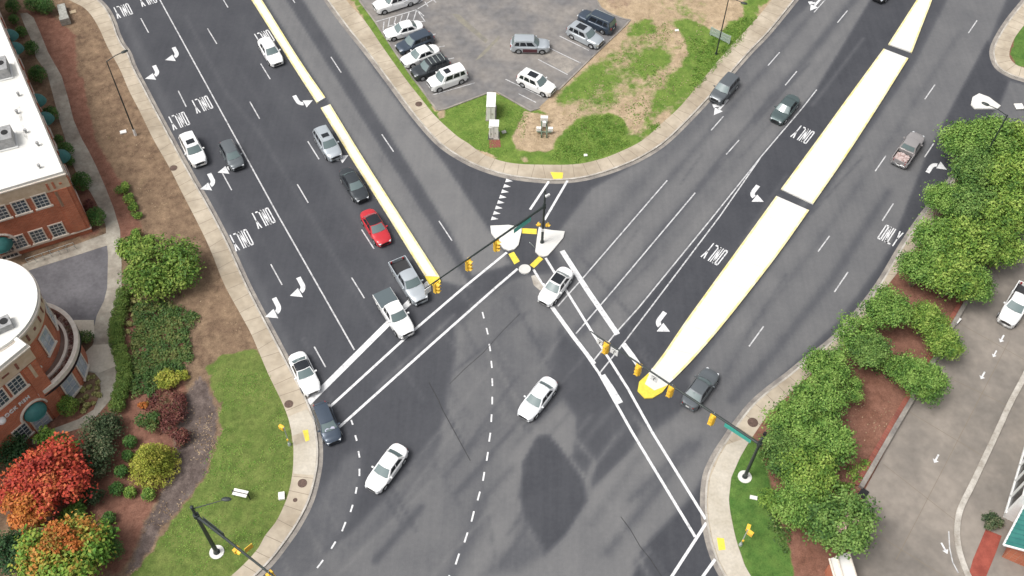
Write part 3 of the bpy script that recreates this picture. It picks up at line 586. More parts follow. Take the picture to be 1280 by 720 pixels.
def arrow(px, ang, kind='right', s=1.06, parent=None, z=None, fat=1.0):
    c = G(*px); mb = MB(); pts = []
    m_ = -1 if kind == 'left' else 1
    if kind in ('left', 'right'):
        out = []; inn = []
        for k in range(9):
            a = math.radians(180 - k * 9.5); out.append((.42 + .78 * math.cos(a), -.15 + .95 * math.sin(a))); inn.append((.42 + .33 * math.cos(a), -.15 + .44 * math.sin(a)))
        poly = [(-.36, -1.15)] + out + [] + inn[::-1] + [(.09, -1.15)]
        hx, hy = .40, .62
        head = [(hx - .02, hy - .62 + .02), (hx - .02, hy + .72 - .1), (hx + 1.0, hy - .12)]
        polys = [poly, head]
    else:
        polys = [[(-.14, -1.6), (.14, -1.6), (.14, .5), (-.14, .5)], [(-.5, .45), (.5, .45), (0, 1.6)]]
        if kind == 'both': polys += [[(.1, -.3), (.55, .0), (.55, -.25), (1.0, .2), (.55, .6), (.5, .35), (.1, .0)]]
    for q in polys: mb.sheet(place([(m_ * x * s * fat, y * s) for x, y in q], c, ang), Z1 if z is None else z)
    mb.build('turn_arrow', M['white'], parent or road)
for p in ((219.5, 67), (195, 90), (264.5, 226.5), (377, 358), (346.5, 384), (286, 206)): arrow(p, A_DN, 'right')
arrow((374, 127), A_DN, 'left'); arrow((418, 196), A_DN, 'left')
arrow((942.5, 241), A_RD, 'left'); arrow((825, 401), A_RD, 'left', 1.05); arrow((901, 134), A_RD, 'both', 1.05); arrow((1020, 5), A_RD, 'both', 1.05); arrow((1166, 208.5), A_RU, 'right', 1.05)
# utility covers
for px, r in (((523.5, 130), .42), ((361, 505), .42), ((378, 604), .42), ((217, 210), .42), ((941, 528), .5), ((369, 625), .2), ((1207, 20), .01)):
    if r > .1: c = G(*px, .15); MB().tube(c, c + Vector((0, 0, .006)), r, n=20).build('manhole_cover', M['iron'], sw_a if px[0] < 400 else sw_b if px[0] < 700 else sw_c)

# ---- court, footpath and lots by the buildings
slab([(140, 296), (135, 308), (136, 360), (132, 375), (121, 405), (90, 418), (50, 380), (30, 345), (20, 336), (60, 322), (100, 309)], .0, .132, M['drive'], 'service_court')
slab([(27, 331), (134, 291), (140, 306), (133, 307), (33, 339)], .0, .150, M['path'], 'footpath')
fp = [(25, 17), (34, 16), (42, 22), (50, 40), (60, 65), (77, 95), (85, 122), (92, 150), (103, 175), (110, 187), (120, 207), (131, 232), (142, 260), (150, 287), (152, 330), (152, 362), (150, 372), (140, 394), (136, 415), (140, 440), (146, 458), (145, 477), (138, 500), (126, 514), (110, 532), (60, 548), (40, 556), (40, 545), (55, 540), (98, 524), (117, 512), (126, 490), (125, 474), (118, 466), (95, 462), (96, 449), (112, 440), (117, 428), (117, 411), (121, 394), (130, 376), (134, 360), (135, 320), (132, 282), (125, 262), (113, 240), (100, 225), (88, 200), (82, 175), (74, 150), (66, 118), (59, 92), (45, 72), (39, 50), (30, 30)]
slab(fp, .0, .155, M['path'], 'footpath')
slab([(90, 400), (117, 400), (118, 418), (108, 426), (96, 415)], 0, .158, M['sidewalk_new'], 'footpath')
slab([(102, 445), (116, 431), (139, 430), (146, 457), (124, 466), (100, 461)], 0, .159, M['sidewalk_new'], 'footpath')
LOTM = mat('brown_concrete', (.165, .148, .13), (.26, .228, .195), scale=.14, detail=10, rough=.92, ramp=(.38, .62), fine=.1)
lot2 = slab([(1071, 619), (1110, 540), (1180, 414), (1270, 262), (1400, 262), (1400, 800), (1040, 800), (1060, 700)], -.3, .09, LOTM, 'parking_lot')
for a, b in (((1199, 404), (1290, 455)), ((1165, 462), (1270, 512)), ((1137, 515), (1232, 572)), ((1104, 580), (1200, 655)), ((1075, 655), (1180, 720)), ((1250, 350), (1240, 330)), ((1262, 425), (1120, 700)), ((1225, 640), (1300, 690))):
    pline([a, b], .05, .094, M['joint'], 'expansion_joint', lot2)
kl = [(1300, 430), (1280, 471), (1262, 505), (1247, 538), (1230, 574), (1215, 606), (1202, 632), (1197, 650), (1196, 672), (1200, 694), (1209, 718), (1225, 750)]
L = S(kl, 4, .09); a = offset(L, .25); b = offset(L, -.25); MB().prism(a + b[::-1], 0, .22).build('kerb', M['kerb'])['kind'] = 'structure'
pline([(1186, 664), (1187, 685), (1191, 703), (1198, 716)], .10, .096, M['white_worn'], 'edge_line', lot2)
for p in ((1252, 424), (1228, 470), (1170, 574), (1180, 686)): arrow(p, A_RD if p != (1180, 686) else A_RD + .9, 'straight', .33, lot2, .097, 1.7)
for p in ((1243, 443),): arrow(p, A_RD, 'straight', .3, lot2, .097, 1.5)

# ================================================================== VEHICLES
def paint(name, c, metal=.0, rough=.32): return mat('paint_' + name, c, rough=rough, metal=metal, coat=.6, spec=.5)
PAINT = {'white': paint('white', (.80, .80, .79)), 'pearl': paint('pearl', (.74, .75, .76), .1), 'silver': paint('silver', (.50, .54, .57), .5, .38), 'grey': paint('grey', (.13, .145, .155), .4, .35),
         'steel': paint('steel_blue', (.22, .27, .31), .45, .38), 'darkgrey': paint('dark_grey', (.045, .052, .058), .4, .3), 'teal': paint('teal_grey', (.09, .125, .125), .4, .35),
         'navy': paint('navy', (.055, .075, .105), .35, .3), 'black': paint('black', (.018, .020, .023), .2, .28), 'red': paint('red', (.52, .025, .035), .15, .3), 'maroon': paint('maroon', (.10, .03, .04), .3, .35), 'brown': paint('bronze_grey', (.33, .31, .305), .3, .4)}
M['bedliner'] = mat('bed_liner', (.03, .03, .032), rough=.8); M['tonneau'] = mat('tonneau_cover', (.085, .11, .12), rough=.6); M['pinkload'] = mat('load', (.30, .20, .18), (.55, .46, .44), scale=3); M['paper'] = mat('sun_shade', (.50, .50, .62), (.6, .6, .72), scale=3, rough=.7)
M['grille'] = mat('grille', (.02, .02, .022), rough=.4)
KINDS = {  # L, W, H, hood z, belt z, deck z, ws base x, ws top, rear top, rear base (fractions of L from centre, + = front), deck?
    'sedan': dict(L=4.85, W=1.86, H=1.46, hood=.86, belt=.93, deck=1.0, a=.205, b=.055, c=-.215, d=-.36, nose=.68, tail=.92),
    'coupe': dict(L=4.7, W=1.88, H=1.40, hood=.84, belt=.93, deck=1.0, a=.16, b=.0, c=-.20, d=-.37, nose=.66, tail=.92),
    'hatch': dict(L=4.25, W=1.80, H=1.52, hood=.90, belt=.96, deck=.98, a=.24, b=.09, c=-.37, d=-.465, nose=.70, tail=.95),
    'suv': dict(L=4.75, W=1.92, H=1.72, hood=1.05, belt=1.10, deck=1.08, a=.22, b=.09, c=-.40, d=-.465, nose=.85, tail=1.05),
    'wagon': dict(L=4.8, W=1.87, H=1.62, hood=.96, belt=1.02, deck=1.02, a=.22, b=.08, c=-.38, d=-.46, nose=.78, tail=1.0),
    'bigsuv': dict(L=5.1, W=2.0, H=1.86, hood=1.14, belt=1.16, deck=1.12, a=.25, b=.14, c=-.43, d=-.475, nose=.95, tail=1.1),
    'pickup': dict(L=5.75, W=1.98, H=1.85, hood=1.12, belt=1.16, deck=1.12, a=.215, b=.115, c=-.105, d=-.135, nose=.95, tail=1.1, bed=-.15)}
def make_car(name, label, cat, kind, col, front, rear, group=None, z=.0, roof=None, sunroof=None, rails=False, rack=False, load=None, cover=False, shade=False, L=None, tint=False, ang=None, gid=None, two_tone=None, dz=.75):
    K = dict(KINDS[kind]); L = L or K['L']; W = K['W']; Hh = K['H']
    f = G(*front, z + dz); r = G(*rear, z + dz); c = (f + r) / 2; d = f - r
    a = math.atan2(d.y, d.x) if ang is None else ang
    root = empty(name, (c.x, c.y, z), a, label=label, cat=cat, group=group)
    P_ = PAINT[col]; Rf = PAINT[roof] if roof in PAINT else (M['glass_dark'] if roof == 'glass' else P_)
    xa, xb, xc, xd = (K[k] * L for k in 'abcd'); h2 = L / 2; wr = .355 if Hh > 1.6 else .335
    xw = (L * .315, -L * .29) if kind != 'pickup' else (L * .335, -L * .285)
    bed = K.get('bed')
    def top(x):
        if bed and x < bed * L: return .66
        if x > xa:
            t = (x - xa) / (h2 - xa); return K['belt'] + (K['hood'] - K['belt']) * min(1, t * 3) - (K['hood'] - K['nose']) * max(0, (t - .55) / .45) ** 2.2
        if x < xd:
            t = (xd - x) / (h2 + xd); return K['deck'] - (K['deck'] - K['tail']) * t ** 2 if kind in ('sedan', 'coupe') else K['deck']
        t = (xa - x) / (xa - xd); return K['belt'] + (K['deck'] - K['belt']) * t
    def hw(x):
        t = abs(x) / h2; e = 3.6 if x > 0 else 4.5
        if bed and x < 0: e = 12
        return W / 2 * (1 - .20 * t ** e - (.24 if not (bed and x < 0) else .03) * max(0, (t - .88) / .12) ** 2)
    def sill(x):
        z_ = .24
        for q in xw:
            if abs(x - q) < wr + .07: z_ = max(z_, .32 + math.sqrt(max(0, (wr + .07) ** 2 - (x - q) ** 2)))
        if abs(x) > h2 * .93: z_ = max(z_, .30)
        return z_
    xsn = sorted(set([round(v, 3) for v in list(np.linspace(-h2, h2, 17)) + [xa, xd, h2 * .985, -h2 * .985, h2 * .95, -h2 * .95] + [q + (wr + .07) * math.cos(k) for q in xw for k in np.linspace(0, math.pi, 9)] + ([bed * L - .01, bed * L + .01] if bed else [])]))
    mb = MB(); nC = 13
    for x in xsn:
        w_ = hw(x); t_ = top(x); s_ = min(sill(x), t_ - .12); row = [(0, t_ + .035), (.45 * w_, t_ + .025), (.78 * w_, t_ - .005), (.93 * w_, t_ - .05), (.985 * w_, t_ - .13 if t_ > .7 else t_ - .08), (w_, (t_ + s_) / 2 if s_ < .6 else (t_ + s_) / 2 - .02), (w_ * .985, s_)]
        sec = [(x, y, zz) for y, zz in row]; full = [(p[0], -p[1], p[2]) for p in sec[::-1]] + sec[1:]
        mb.v += full
    n_ = len(xsn)
    for i in range(n_ - 1):
        for j in range(nC - 1): q = i * nC + j; mb.f.append((q, q + 1, q + nC + 1, q + nC)); mb.m.append(0)
    mb.f.append(tuple(range(nC))); mb.m.append(0); mb.f.append(tuple(range((n_ - 1) * nC + nC - 1, (n_ - 1) * nC - 1, -1))); mb.m.append(0)
    # underbody
    mb.box((0, 0, .36), (L * .93, W * .80, .26), mi=1)
    # cabin
    wb = W / 2 * .93; wt = W / 2 * (.70 if kind in ('sedan', 'coupe', 'hatch') else .76)
    zb = K['belt'] - .07; zt = Hh
    def ringpt(s, zf, front_):   # s -1..1 across
        x0_, x1_ = (xa, xb) if front_ else (xd, xc); bow0, bow1 = (.20, .10) if front_ else (-.12, -.06)
        x = x0_ + (x1_ - x0_) * zf + (bow0 + (bow1 - bow0) * zf) * (1 - s * s) - (.06 if front_ else -.03)
        w_ = wb + (wt - wb) * zf; crown = .045 * (1 - s * s) * zf
        return Vector((x, s * w_, zb + (zt - .03 - zb) * zf + crown))
    ss = [-1, -.6, -.2, .2, .6, 1]; levels = [0, .5, 1]; cv = []; cf = []
    def ring(zf): return [ringpt(s, zf, True) for s in ss] + [ringpt(s, zf, False) for s in ss[::-1]]
    for zf in levels: cv += ring(zf)
    nr = 12
    for l in range(2):
        for i in range(nr): cf.append((l * nr + i, l * nr + (i + 1) % nr, (l + 1) * nr + (i + 1) % nr, (l + 1) * nr + i))
    cab = MB().add(cv, cf)
    # roof skin with crown
    rf = []; rv = []; nx_ = 6
    for i in range(nx_):
        t = i / (nx_ - 1)
        for s in ss:
            p = ringpt(s, 1, True).lerp(ringpt(s, 1, False), t); p.z += .03 * math.sin(math.pi * t) + .0; rv.append(p)
    for i in range(nx_ - 1):
        for j in range(5): q = i * 6 + j; rf.append((q, q + 6, q + 7, q + 1))
    body = mb; body.build('body', [P_, M['black']], root, smooth=True)
    cab.build('cabin', P_, root, smooth=False)
    MB().add(rv, rf).build('roof', Rf, root, smooth=True)
    Gm = M['glass_dark'] if tint else M['glass']
    def glass(nm, front_, f0, f1, sm, m_):
        v = []; f_ = []
        sl_ = [-sm, -sm * .5, 0, sm * .5, sm]
        for zf in (f0, (f0 + f1) / 2, f1):
            for s in sl_:
                p = ringpt(s, zf, front_); p.x += .012 if front_ else -.012; p.z += .012; v.append(p)
        for a_ in range(2):
            for j in range(4): q = a_ * 5 + j; f_.append((q, q + 1, q + 6, q + 5) if front_ else (q, q + 5, q + 6, q + 1))
        MB().add(v, f_).build(nm, m_, root, smooth=True)
    glass('windshield', True, .10, .93, .88, Gm); glass('rear_window', False, .18, .90, .84, Gm)
    # side windows
    segs = [(.08, .46), (.50, .90)] if kind in ('sedan', 'hatch') else [(.08, .40), (.43, .70), (.73, .93)] if kind in ('suv', 'wagon', 'bigsuv') else [(.08, .55), (.60, .92)] if kind == 'pickup' else [(.06, .80)]
    for sd_ in (1, -1):
        for s0, s1 in segs:
            def sp_pt(t, zf):
                p = ringpt(sd_, zf, True).lerp(ringpt(sd_, zf, False), t); p.y += sd_ * .010; p.z += .004; return p
            u0 = s0 if s0 > .1 else s0 + .02
            q = [sp_pt(u0, .22), sp_pt(s1, .22), sp_pt(s1 - .01, .88), sp_pt(s0 + .02, .88)]
            if sd_ > 0: q = q[::-1]
            MB().quad(*q).build('side_window', M['glass_dark'], root)
    # wheels
    for q in xw:
        for sd_ in (1, -1):
            y = sd_ * (W / 2 - .13)
            t_ = MB(); t_.tube((q, y - .12, wr), (q, y + .12, wr), wr, n=22); wo = t_.build('tyre', M['rubber'], root); wo.name = 'wheel'
            r_ = MB(); yo = y + sd_ * .118; r_.tube((q, yo, wr), (q, yo + sd_ * .012, wr), wr * .66, n=16)
            for k in range(5):
                an = k * 2 * math.pi / 5; r_.tube((q, yo + sd_ * .02, wr), (q + math.cos(an) * wr * .6, yo + sd_ * .02, wr + math.sin(an) * wr * .6), .035, .025, 6)
            r_.build('rim', M['rim'], wo)
    # lights, mirrors, grille, plate
    zn = K['nose']; 
    for sd_ in (1, -1):
        xh = h2 * .955; yh = hw(xh) * .74
        MB().box((h2 - .135, sd_ * yh, zn - .03), (.26, .34, .13), rz=-sd_ * .42).build('headlight', M['lamp_clear'], root, bevel=.03)
        yt = hw(-h2 * .98) * .80
        MB().box((-h2 + .09, sd_ * yt, K['tail'] - .14), (.16, .26 if kind != 'pickup' else .16, .14 if kind in ('sedan', 'coupe') else .3), rz=sd_ * .3).build('taillight', M['lamp_red'], root, bevel=.02)
        m_ = MB().box((xa - .30, sd_ * (W / 2 + .07), K['belt'] + .06), (.14, .2, .13)); m_.box((xa - .28, sd_ * (W / 2 - .04), K['belt'] + .0), (.06, .1, .05)); m_.build('mirror', P_, root, bevel=.02)
    MB().box((h2 - .012, 0, zn - .20), (.05, W * .42, .20)).build('grille', M['grille'], root, bevel=.015)
    mB = P_ if kind != 'pickup' else M['chrome']
    MB().box((h2 - .07, 0, .36), (.14, W * .70, .16)).build('front_bumper', mB, root, bevel=.04); MB().box((-h2 + .04, 0, .42), (.12, W * .76, .2)).build('rear_bumper', mB, root, bevel=.04)
    MB().box((-h2 - .022, 0, K['tail'] - .28 if not bed else .5), (.02, .32, .16)).build('licence_plate', M['sign_white'], root)
    w2 = MB(); w3 = MB()
    p0 = ringpt(-.7, .09, True); p1 = ringpt(-.05, .12, True); w2.tube(p0 + Vector((.03, 0, .03)), p1 + Vector((.03, 0, .03)), .012, n=5); p0 = ringpt(.1, .09, True); p1 = ringpt(.75, .12, True); w3.tube(p0 + Vector((.03, 0, .03)), p1 + Vector((.03, 0, .03)), .012, n=5)
    w2.build('wiper', M['black'], root); w3.build('wiper', M['black'], root)
    if sunroof:
        x_0, x_1, wd = sunroof; v = []
        for x in (x_1, x_0):
            for y in (-wd / 2, wd / 2): v.append(((xc + (xb - xc) * x), y, zt + .062 - .02 * abs(x - .5)))
        MB().add(v, [(0, 1, 3, 2)]).build('sunroof', M['glass_dark'], root)
    if rails or rack:
        mr_ = M['black'] if rack else M['galv']
        for sd_ in (1, -1): MB().tube((xb - .15, sd_ * wt * .86, zt + .06), (xc + .15, sd_ * wt * .86, zt + .06), .022, n=6).build('roof_rail', mr_, root)
        if rack:
            for t in (.15, .4, .65, .9): x = xb + (xc - xb) * t; MB().tube((x, -wt * .9, zt + .10), (x, wt * .9, zt + .10), .035, n=6).build('rack_bar', M['galv'], root)
    if bed:
        xB = bed * L; b_ = MB(); zt_ = 1.13
        for sd_ in (1, -1):
            MB().box(((xB - h2) / 2, sd_ * (W / 2 - .055), .88), (h2 + xB - .02, .09, .50)).build('bed_side', P_, root, bevel=.02)
        MB().box((-h2 + .05, 0, .88), (.08, W - .2, .50)).build('tailgate', P_, root, bevel=.02); MB().box((xB - .03, 0, .88), (.06, W - .2, .50)).build('bed_front', P_, root)
        MB().box(((xB - h2) / 2, 0, .712), (h2 + xB - .12, W - .2, .02)).build('bed_floor', M['bedliner'], root)
        if cover: MB().box(((xB - h2) / 2, 0, 1.145), (h2 + xB - .06, W - .10, .025)).build('bed_cover', M['tonneau'], root, bevel=.01)
        if load:
            l_ = MB(); rr = random.Random(4)
            l_.box(((xB - h2) / 2 - .1, .05, .76), (h2 + xB - .5, W - .5, .10))
            for k in range(7): l_.box(((xB - h2) / 2 + rr.uniform(-.6, .5), rr.uniform(-.5, .5), .86), (rr.uniform(.2, .5), rr.uniform(.2, .45), rr.uniform(.1, .3)), rr.uniform(0, 3))
            o = l_.build('junk_pile', M['pinkload']); o.matrix_world = Matrix.Translation((c.x, c.y, z)) @ Matrix.Rotation(a, 4, 'Z'); tag(o, 'pale pinkish junk piled in the open bed of the bronze grey pickup', 'cargo')
    if shade:
        v = []
        for s, zf in ((-.55, .14), (.6, .14), (.6, .34), (.35, .46), (.05, .33), (-.25, .46), (-.55, .34)):
            p = ringpt(s, zf, True); p.x += .022; p.z += .022; v.append(p)
        MB().add(v, [tuple(range(7))]).build('sun_shade', M['paper'], root)
    if two_tone:
        for sd_ in (1, -1): MB().box((0, sd_ * (W / 2 + .002), .55), (L * .37, .03, .50)).build('side_cladding', PAINT[two_tone], root, bevel=.01)
    return root
AD = math.atan2(-.862, .507); AR = math.atan2(-.821, -.571); AU = AR + math.pi
GL = 'cars in the incoming lanes of the left avenue'; GX = 'cars inside the crossing'; GRR = 'cars on the right avenue'; GPK = 'cars parked in the lot'
def car(lab, cat, kind, col, f, r, g, nm=None, **k): return make_car(nm or {'sedan': 'sedan', 'coupe': 'coupe', 'hatch': 'hatchback', 'suv': 'suv', 'wagon': 'station_wagon', 'bigsuv': 'suv', 'pickup': 'pickup_truck'}[kind], lab, cat, kind, col, f, r, g, **k)
car('plain white sedan over ONLY lettering, farthest back beside the thin white median', 'car', 'sedan', 'white', (347, 82), (329, 45), GL, ang=AD, sunroof=None)
car('white suv with small dark sunroof in the outer turn lane beside the left pavement', 'car', 'suv', 'white', (250, 206), (233, 168), GL, ang=AD, sunroof=(.55, .85, .9))
car('small slate grey car covering a turn arrow, next to the white suv', 'car', 'hatch', 'grey', (297, 210), (282, 176), GL, ang=AD, tint=False)
car('silver blue suv with sunroof and bright front bumper beside the thin white median', 'car', 'suv', 'silver', (420, 198), (399, 161), GL, ang=AD, sunroof=(.55, .8, .8), rails=True)
car('dark grey sedan queued between the silver suv and the red sedan', 'car', 'sedan', 'darkgrey', (452, 248), (433, 213), GL, ang=AD)
car('bright red sedan with dark glass roof waiting in the queue', 'car', 'sedan', 'red', (480, 303), (459, 264), GL, ang=AD, roof='glass')
car('silver pickup truck with empty black bed stopped at the tip of the thin median', 'truck', 'pickup', 'silver', (524, 374), (499, 328), GL, ang=AD)
car('white pickup truck with grey bed cover stopped across the wide white stop line', 'truck', 'pickup', 'white', (508, 419), (479, 365), GL, ang=AD + .03, cover=True)
car('white coupe with black glass roof at the stop line beside the left pavement', 'car', 'coupe', 'white', (391, 489), (370, 443), GL, ang=AD - .03, roof='glass')
car('dark blue grey hatchback with pale sheet behind its windscreen, hugging the left corner kerb', 'car', 'hatch', 'navy', (418, 552), (399, 505), GX, ang=AD - .08, shade=True)
car('white sedan turning at the lower left beside the dashed guide line', 'car', 'sedan', 'white', (465, 609), (501, 560), GX)
car('pale silver sedan alone in the middle of the crossing', 'car', 'sedan', 'pearl', (656, 518), (688, 477), GX)
car('white sedan with big dark sunroof on the crosswalk by the small round island', 'car', 'sedan', 'white', (680, 376), (709, 338), GX, sunroof=(.06, .94, 1.12))
car('dark grey sedan driving away between the wide median tip and the right pavement', 'car', 'sedan', 'grey', (890, 465), (861, 505), GRR)
car('dark teal grey sedan beside the solid white line of the turn bay', 'car', 'sedan', 'teal', (971, 149), (992, 122), GRR, ang=AR)
car('grey suv against the kerb below the grassy corner lot', 'car', 'suv', 'grey', (896, 125), (915, 97), GRR, ang=AR, tint=False)
car('black car cut by the top edge of the photo, left of the wide median', 'car', 'sedan', 'black', (1097, 0), (1116, -27), GRR, ang=AR)
car('bronze grey pickup truck with pinkish junk in its open bed', 'truck', 'pickup', 'brown', (1148, 166), (1123, 207), GRR, ang=AU, load=True, L=5.5)
car('white pickup truck driving on the brown concrete lot at the right edge', 'truck', 'pickup', 'white', (1254, 409), (1288, 352), 'vehicles on the brown lot', dz=.9)
car('white crew cab pickup parked topmost, left of the hatched bay', 'truck', 'pickup', 'white', (464, 11), (524, -8), GPK, z=.13)
car('white sedan parked between the hatched bay and a slate hatchback', 'car', 'sedan', 'white', (482, 42), (526, 31), GPK, z=.13)
car('slate blue hatchback parked second below the hatched bay', 'car', 'wagon', 'navy', (497, 61), (540, 44), GPK, z=.13)
car('white sedan parked between the slate hatchback and the black suv', 'car', 'sedan', 'white', (503, 77), (547, 60), GPK, z=.13)
car('black suv with roof rack bars parked between two white cars', 'car', 'suv', 'darkgrey', (517, 92), (559, 77), GPK, z=.13, rack=True)
car('boxy white suv with small sunroof parked at the corner by the grass wedge', 'car', 'bigsuv', 'white', (537, 106), (581, 90), GPK, z=.13, sunroof=(.62, .88, .8), L=4.8)
car('silver topped maroon sided suv driving across the parking lot', 'car', 'suv', 'silver', (685, 56), (640, 55), GPK, z=.13, two_tone='maroon', rails=True)
car('white suv with sunroof parked nearest the pointed grass corner', 'car', 'suv', 'white', (691, 113), (650, 94), GPK, z=.13, sunroof=(.35, .85, .85), rails=True)
car('silver suv with sunroof parked beside the dark navy suv', 'car', 'suv', 'silver', (750, 53), (713, 35), GPK, z=.13, sunroof=(.3, .8, .95))
car('dark navy suv parked last in the row, beside the curved kerb of the lot', 'car', 'bigsuv', 'navy', (724, 17), (768, 36), GPK, z=.13, rails=True, L=4.9)

# ================================================================== VEGETATION
LM = {
 'tree': leaf_mat('leaf_green', [(.035, .09, .018), (.08, .17, .03), (.145, .26, .048), (.23, .35, .08)]),
 'tree_b': leaf_mat('leaf_bluish_green', [(.028, .07, .018), (.065, .14, .03), (.125, .22, .046), (.20, .31, .08)]),
 'tree_y': leaf_mat('leaf_yellow_green', [(.04, .10, .017), (.092, .18, .028), (.17, .275, .044), (.28, .375, .078)]),
 'bright': leaf_mat('leaf_bright', [(.045, .10, .016), (.085, .17, .025), (.155, .24, .04), (.23, .30, .06)]),
 'hedge': leaf_mat('leaf_hedge', [(.04, .085, .015), (.07, .13, .022), (.11, .175, .032), (.15, .21, .045)]),
 'round': leaf_mat('leaf_round', [(.025, .08, .018), (.045, .12, .024), (.075, .165, .034), (.12, .21, .05)]),
 'yellow': leaf_mat('leaf_yellow', [(.13, .16, .02), (.21, .25, .03), (.31, .32, .045), (.40, .36, .07)]),
 'red': leaf_mat('leaf_red', [(.17, .022, .018), (.34, .04, .026), (.48, .075, .04), (.55, .17, .06)], .5),
 'orange': leaf_mat('leaf_orange', [(.15, .14, .02), (.32, .12, .025), (.46, .13, .035), (.5, .2, .04)], .5),
 'autumn': leaf_mat('leaf_autumn', [(.07, .17, .022), (.14, .26, .035), (.24, .29, .045), (.46, .20, .045)], .45),
 'dark': leaf_mat('leaf_dark', [(.018, .035, .014), (.03, .055, .022), (.055, .085, .035), (.16, .16, .09)]),
 'redbush': leaf_mat('leaf_redbush', [(.06, .025, .022), (.11, .035, .03), (.17, .055, .045), (.13, .10, .05)]),
 'pale': leaf_mat('leaf_pale', [(.16, .17, .05), (.27, .27, .09), (.40, .37, .16), (.5, .46, .24)]),
 'conifer': leaf_mat('leaf_conifer', [(.012, .04, .014), (.02, .06, .02), (.035, .085, .028), (.05, .11, .035)]),
 'weed': leaf_mat('leaf_weed', [(.03, .075, .018), (.05, .105, .025), (.085, .14, .035), (.15, .17, .05)]),
}
def leaves_mesh(name, blobs, n, size, m, seed=0, fill=.25, up=.55, asp=.6, loose=.28):
    """n leaf quads in the shells of ellipsoid clumps; blobs: (x,y,z,rx,ry,rz)"""
    r = np.random.default_rng(seed); B = np.array(blobs, float); wgt = (B[:, 3] * B[:, 4]) ** 1.0; wgt /= wgt.sum()
    k = r.choice(len(B), n, p=wgt); d = r.normal(size=(n, 3)); d /= np.linalg.norm(d, axis=1)[:, None]; d[:, 2] = np.where(d[:, 2] < -.45, -d[:, 2], d[:, 2])
    rad = np.where(r.random(n) < fill, r.random(n) ** .5, .80 + loose * r.random(n) ** 1.5)
    c = B[k, :3] + d * B[k, 3:6] * rad[:, None]
    nn = d * .7 + r.normal(size=(n, 3)) * .55 + np.array([0, 0, up]); nn /= np.linalg.norm(nn, axis=1)[:, None]
    t = np.cross(nn, r.normal(size=(n, 3))); t /= np.linalg.norm(t, axis=1)[:, None]; b = np.cross(nn, t)
    s = (size * (.6 + .8 * r.random(n)))[:, None]
    V = np.stack([c - t * s, c - b * s * asp + nn * s * .15, c + t * s, c + b * s * asp + nn * s * .15], 1).reshape(-1, 3)
    me = bpy.data.meshes.new(name); me.vertices.add(4 * n); me.vertices.foreach_set('co', V.astype(np.float32).ravel()); me.loops.add(4 * n); me.loops.foreach_set('vertex_index', np.arange(4 * n, dtype=np.int32))
    me.polygons.add(n); me.polygons.foreach_set('loop_start', np.arange(0, 4 * n, 4, dtype=np.int32)); me.polygons.foreach_set('loop_total', np.full(n, 4, np.int32)); me.update(calc_edges=True)
    blobr = r.random(len(B)); v = np.clip(.55 * r.random(n) + .45 * blobr[k], 0, 1)
    a = me.attributes.new('rnd', 'FLOAT', 'FACE'); a.data.foreach_set('value', v.astype(np.float32)); me.materials.append(m); return me
def link(name, me, parent=None, loc=None, rz=0, sc=1):
    o = bpy.data.objects.new(name, me); COL.objects.link(o)
    if parent: o.parent = parent
    if loc is not None: o.location = loc; o.rotation_euler = (0, 0, rz); o.scale = (sc, sc, sc) if not hasattr(sc, '__len__') else sc
    return o
def crown_blobs(R_, hz, zc, k, seed, flat=1.0, br=.42):
    r = random.Random(seed); out = []
    for i in range(k):
        a = r.uniform(0, 6.283); q = R_ * math.sqrt(r.uniform(.02, 1)) * .82; z = zc + hz * r.uniform(-.55, .75) * (1 - .5 * (q / R_) ** 2)
        s = R_ * br * r.uniform(.6, 1.25); out.append((q * math.cos(a), q * math.sin(a), z, s, s, s * .8 * flat))
    return out
def stems(mb, R_, zc, k, seed, r0=.07):
    r = random.Random(seed)
    for i in range(k):
        a = i * 6.283 / k + r.uniform(-.3, .3); b = (.12 * math.cos(a), .12 * math.sin(a), 0); m_ = (R_ * .28 * math.cos(a), R_ * .28 * math.sin(a), zc * .6); e = (R_ * .6 * math.cos(a + .2), R_ * .6 * math.sin(a + .2), zc * 1.1)
        mb.path([b, m_, e], [r0, r0 * .7, r0 * .25], 6)
        e2 = (R_ * .3 * math.cos(a - .6), R_ * .3 * math.sin(a - .6), zc * 1.25); mb.tube(m_, e2, r0 * .6, r0 * .2, 5)
# crape myrtle style street trees: three shapes shared by all
TV = []
for i, (mk, k, nl, br) in enumerate((('tree', 60, 10500, .27), ('tree_b', 56, 9000, .26), ('tree_y', 64, 10500, .27), ('tree', 40, 5200, .24))):
    blobs = crown_blobs(2.2, 1.35, 3.0, k, 20 + i, br=br); me_l = leaves_mesh('crown', blobs, nl, .105, LM[mk], i + 5, fill=.22, loose=1.15)
    mbs = MB(); stems(mbs, 2.2, 2.6, 5, i); t_me = bpy.data.meshes.new('trunk'); t_me.from_pydata(mbs.v, [], mbs.f); t_me.materials.append(M['bark']); TV.append((me_l, t_me))
GT = 'small street trees along the right pavement'
def tree(px, py, v, s, lab, zc=3.0, name='street_tree', group=GT, rz=None, h=1.0):
    c = G(px, py, zc * s * h); r = random.Random(int(px * 7 + py)); e = empty(name, (c.x, c.y, .12), r.uniform(0, 6.28) if rz is None else rz, label=lab, cat='tree', group=group); e.scale = (s, s, s * h)
    link('crown', TV[v][0], e); link('trunk', TV[v][1], e)
    return e
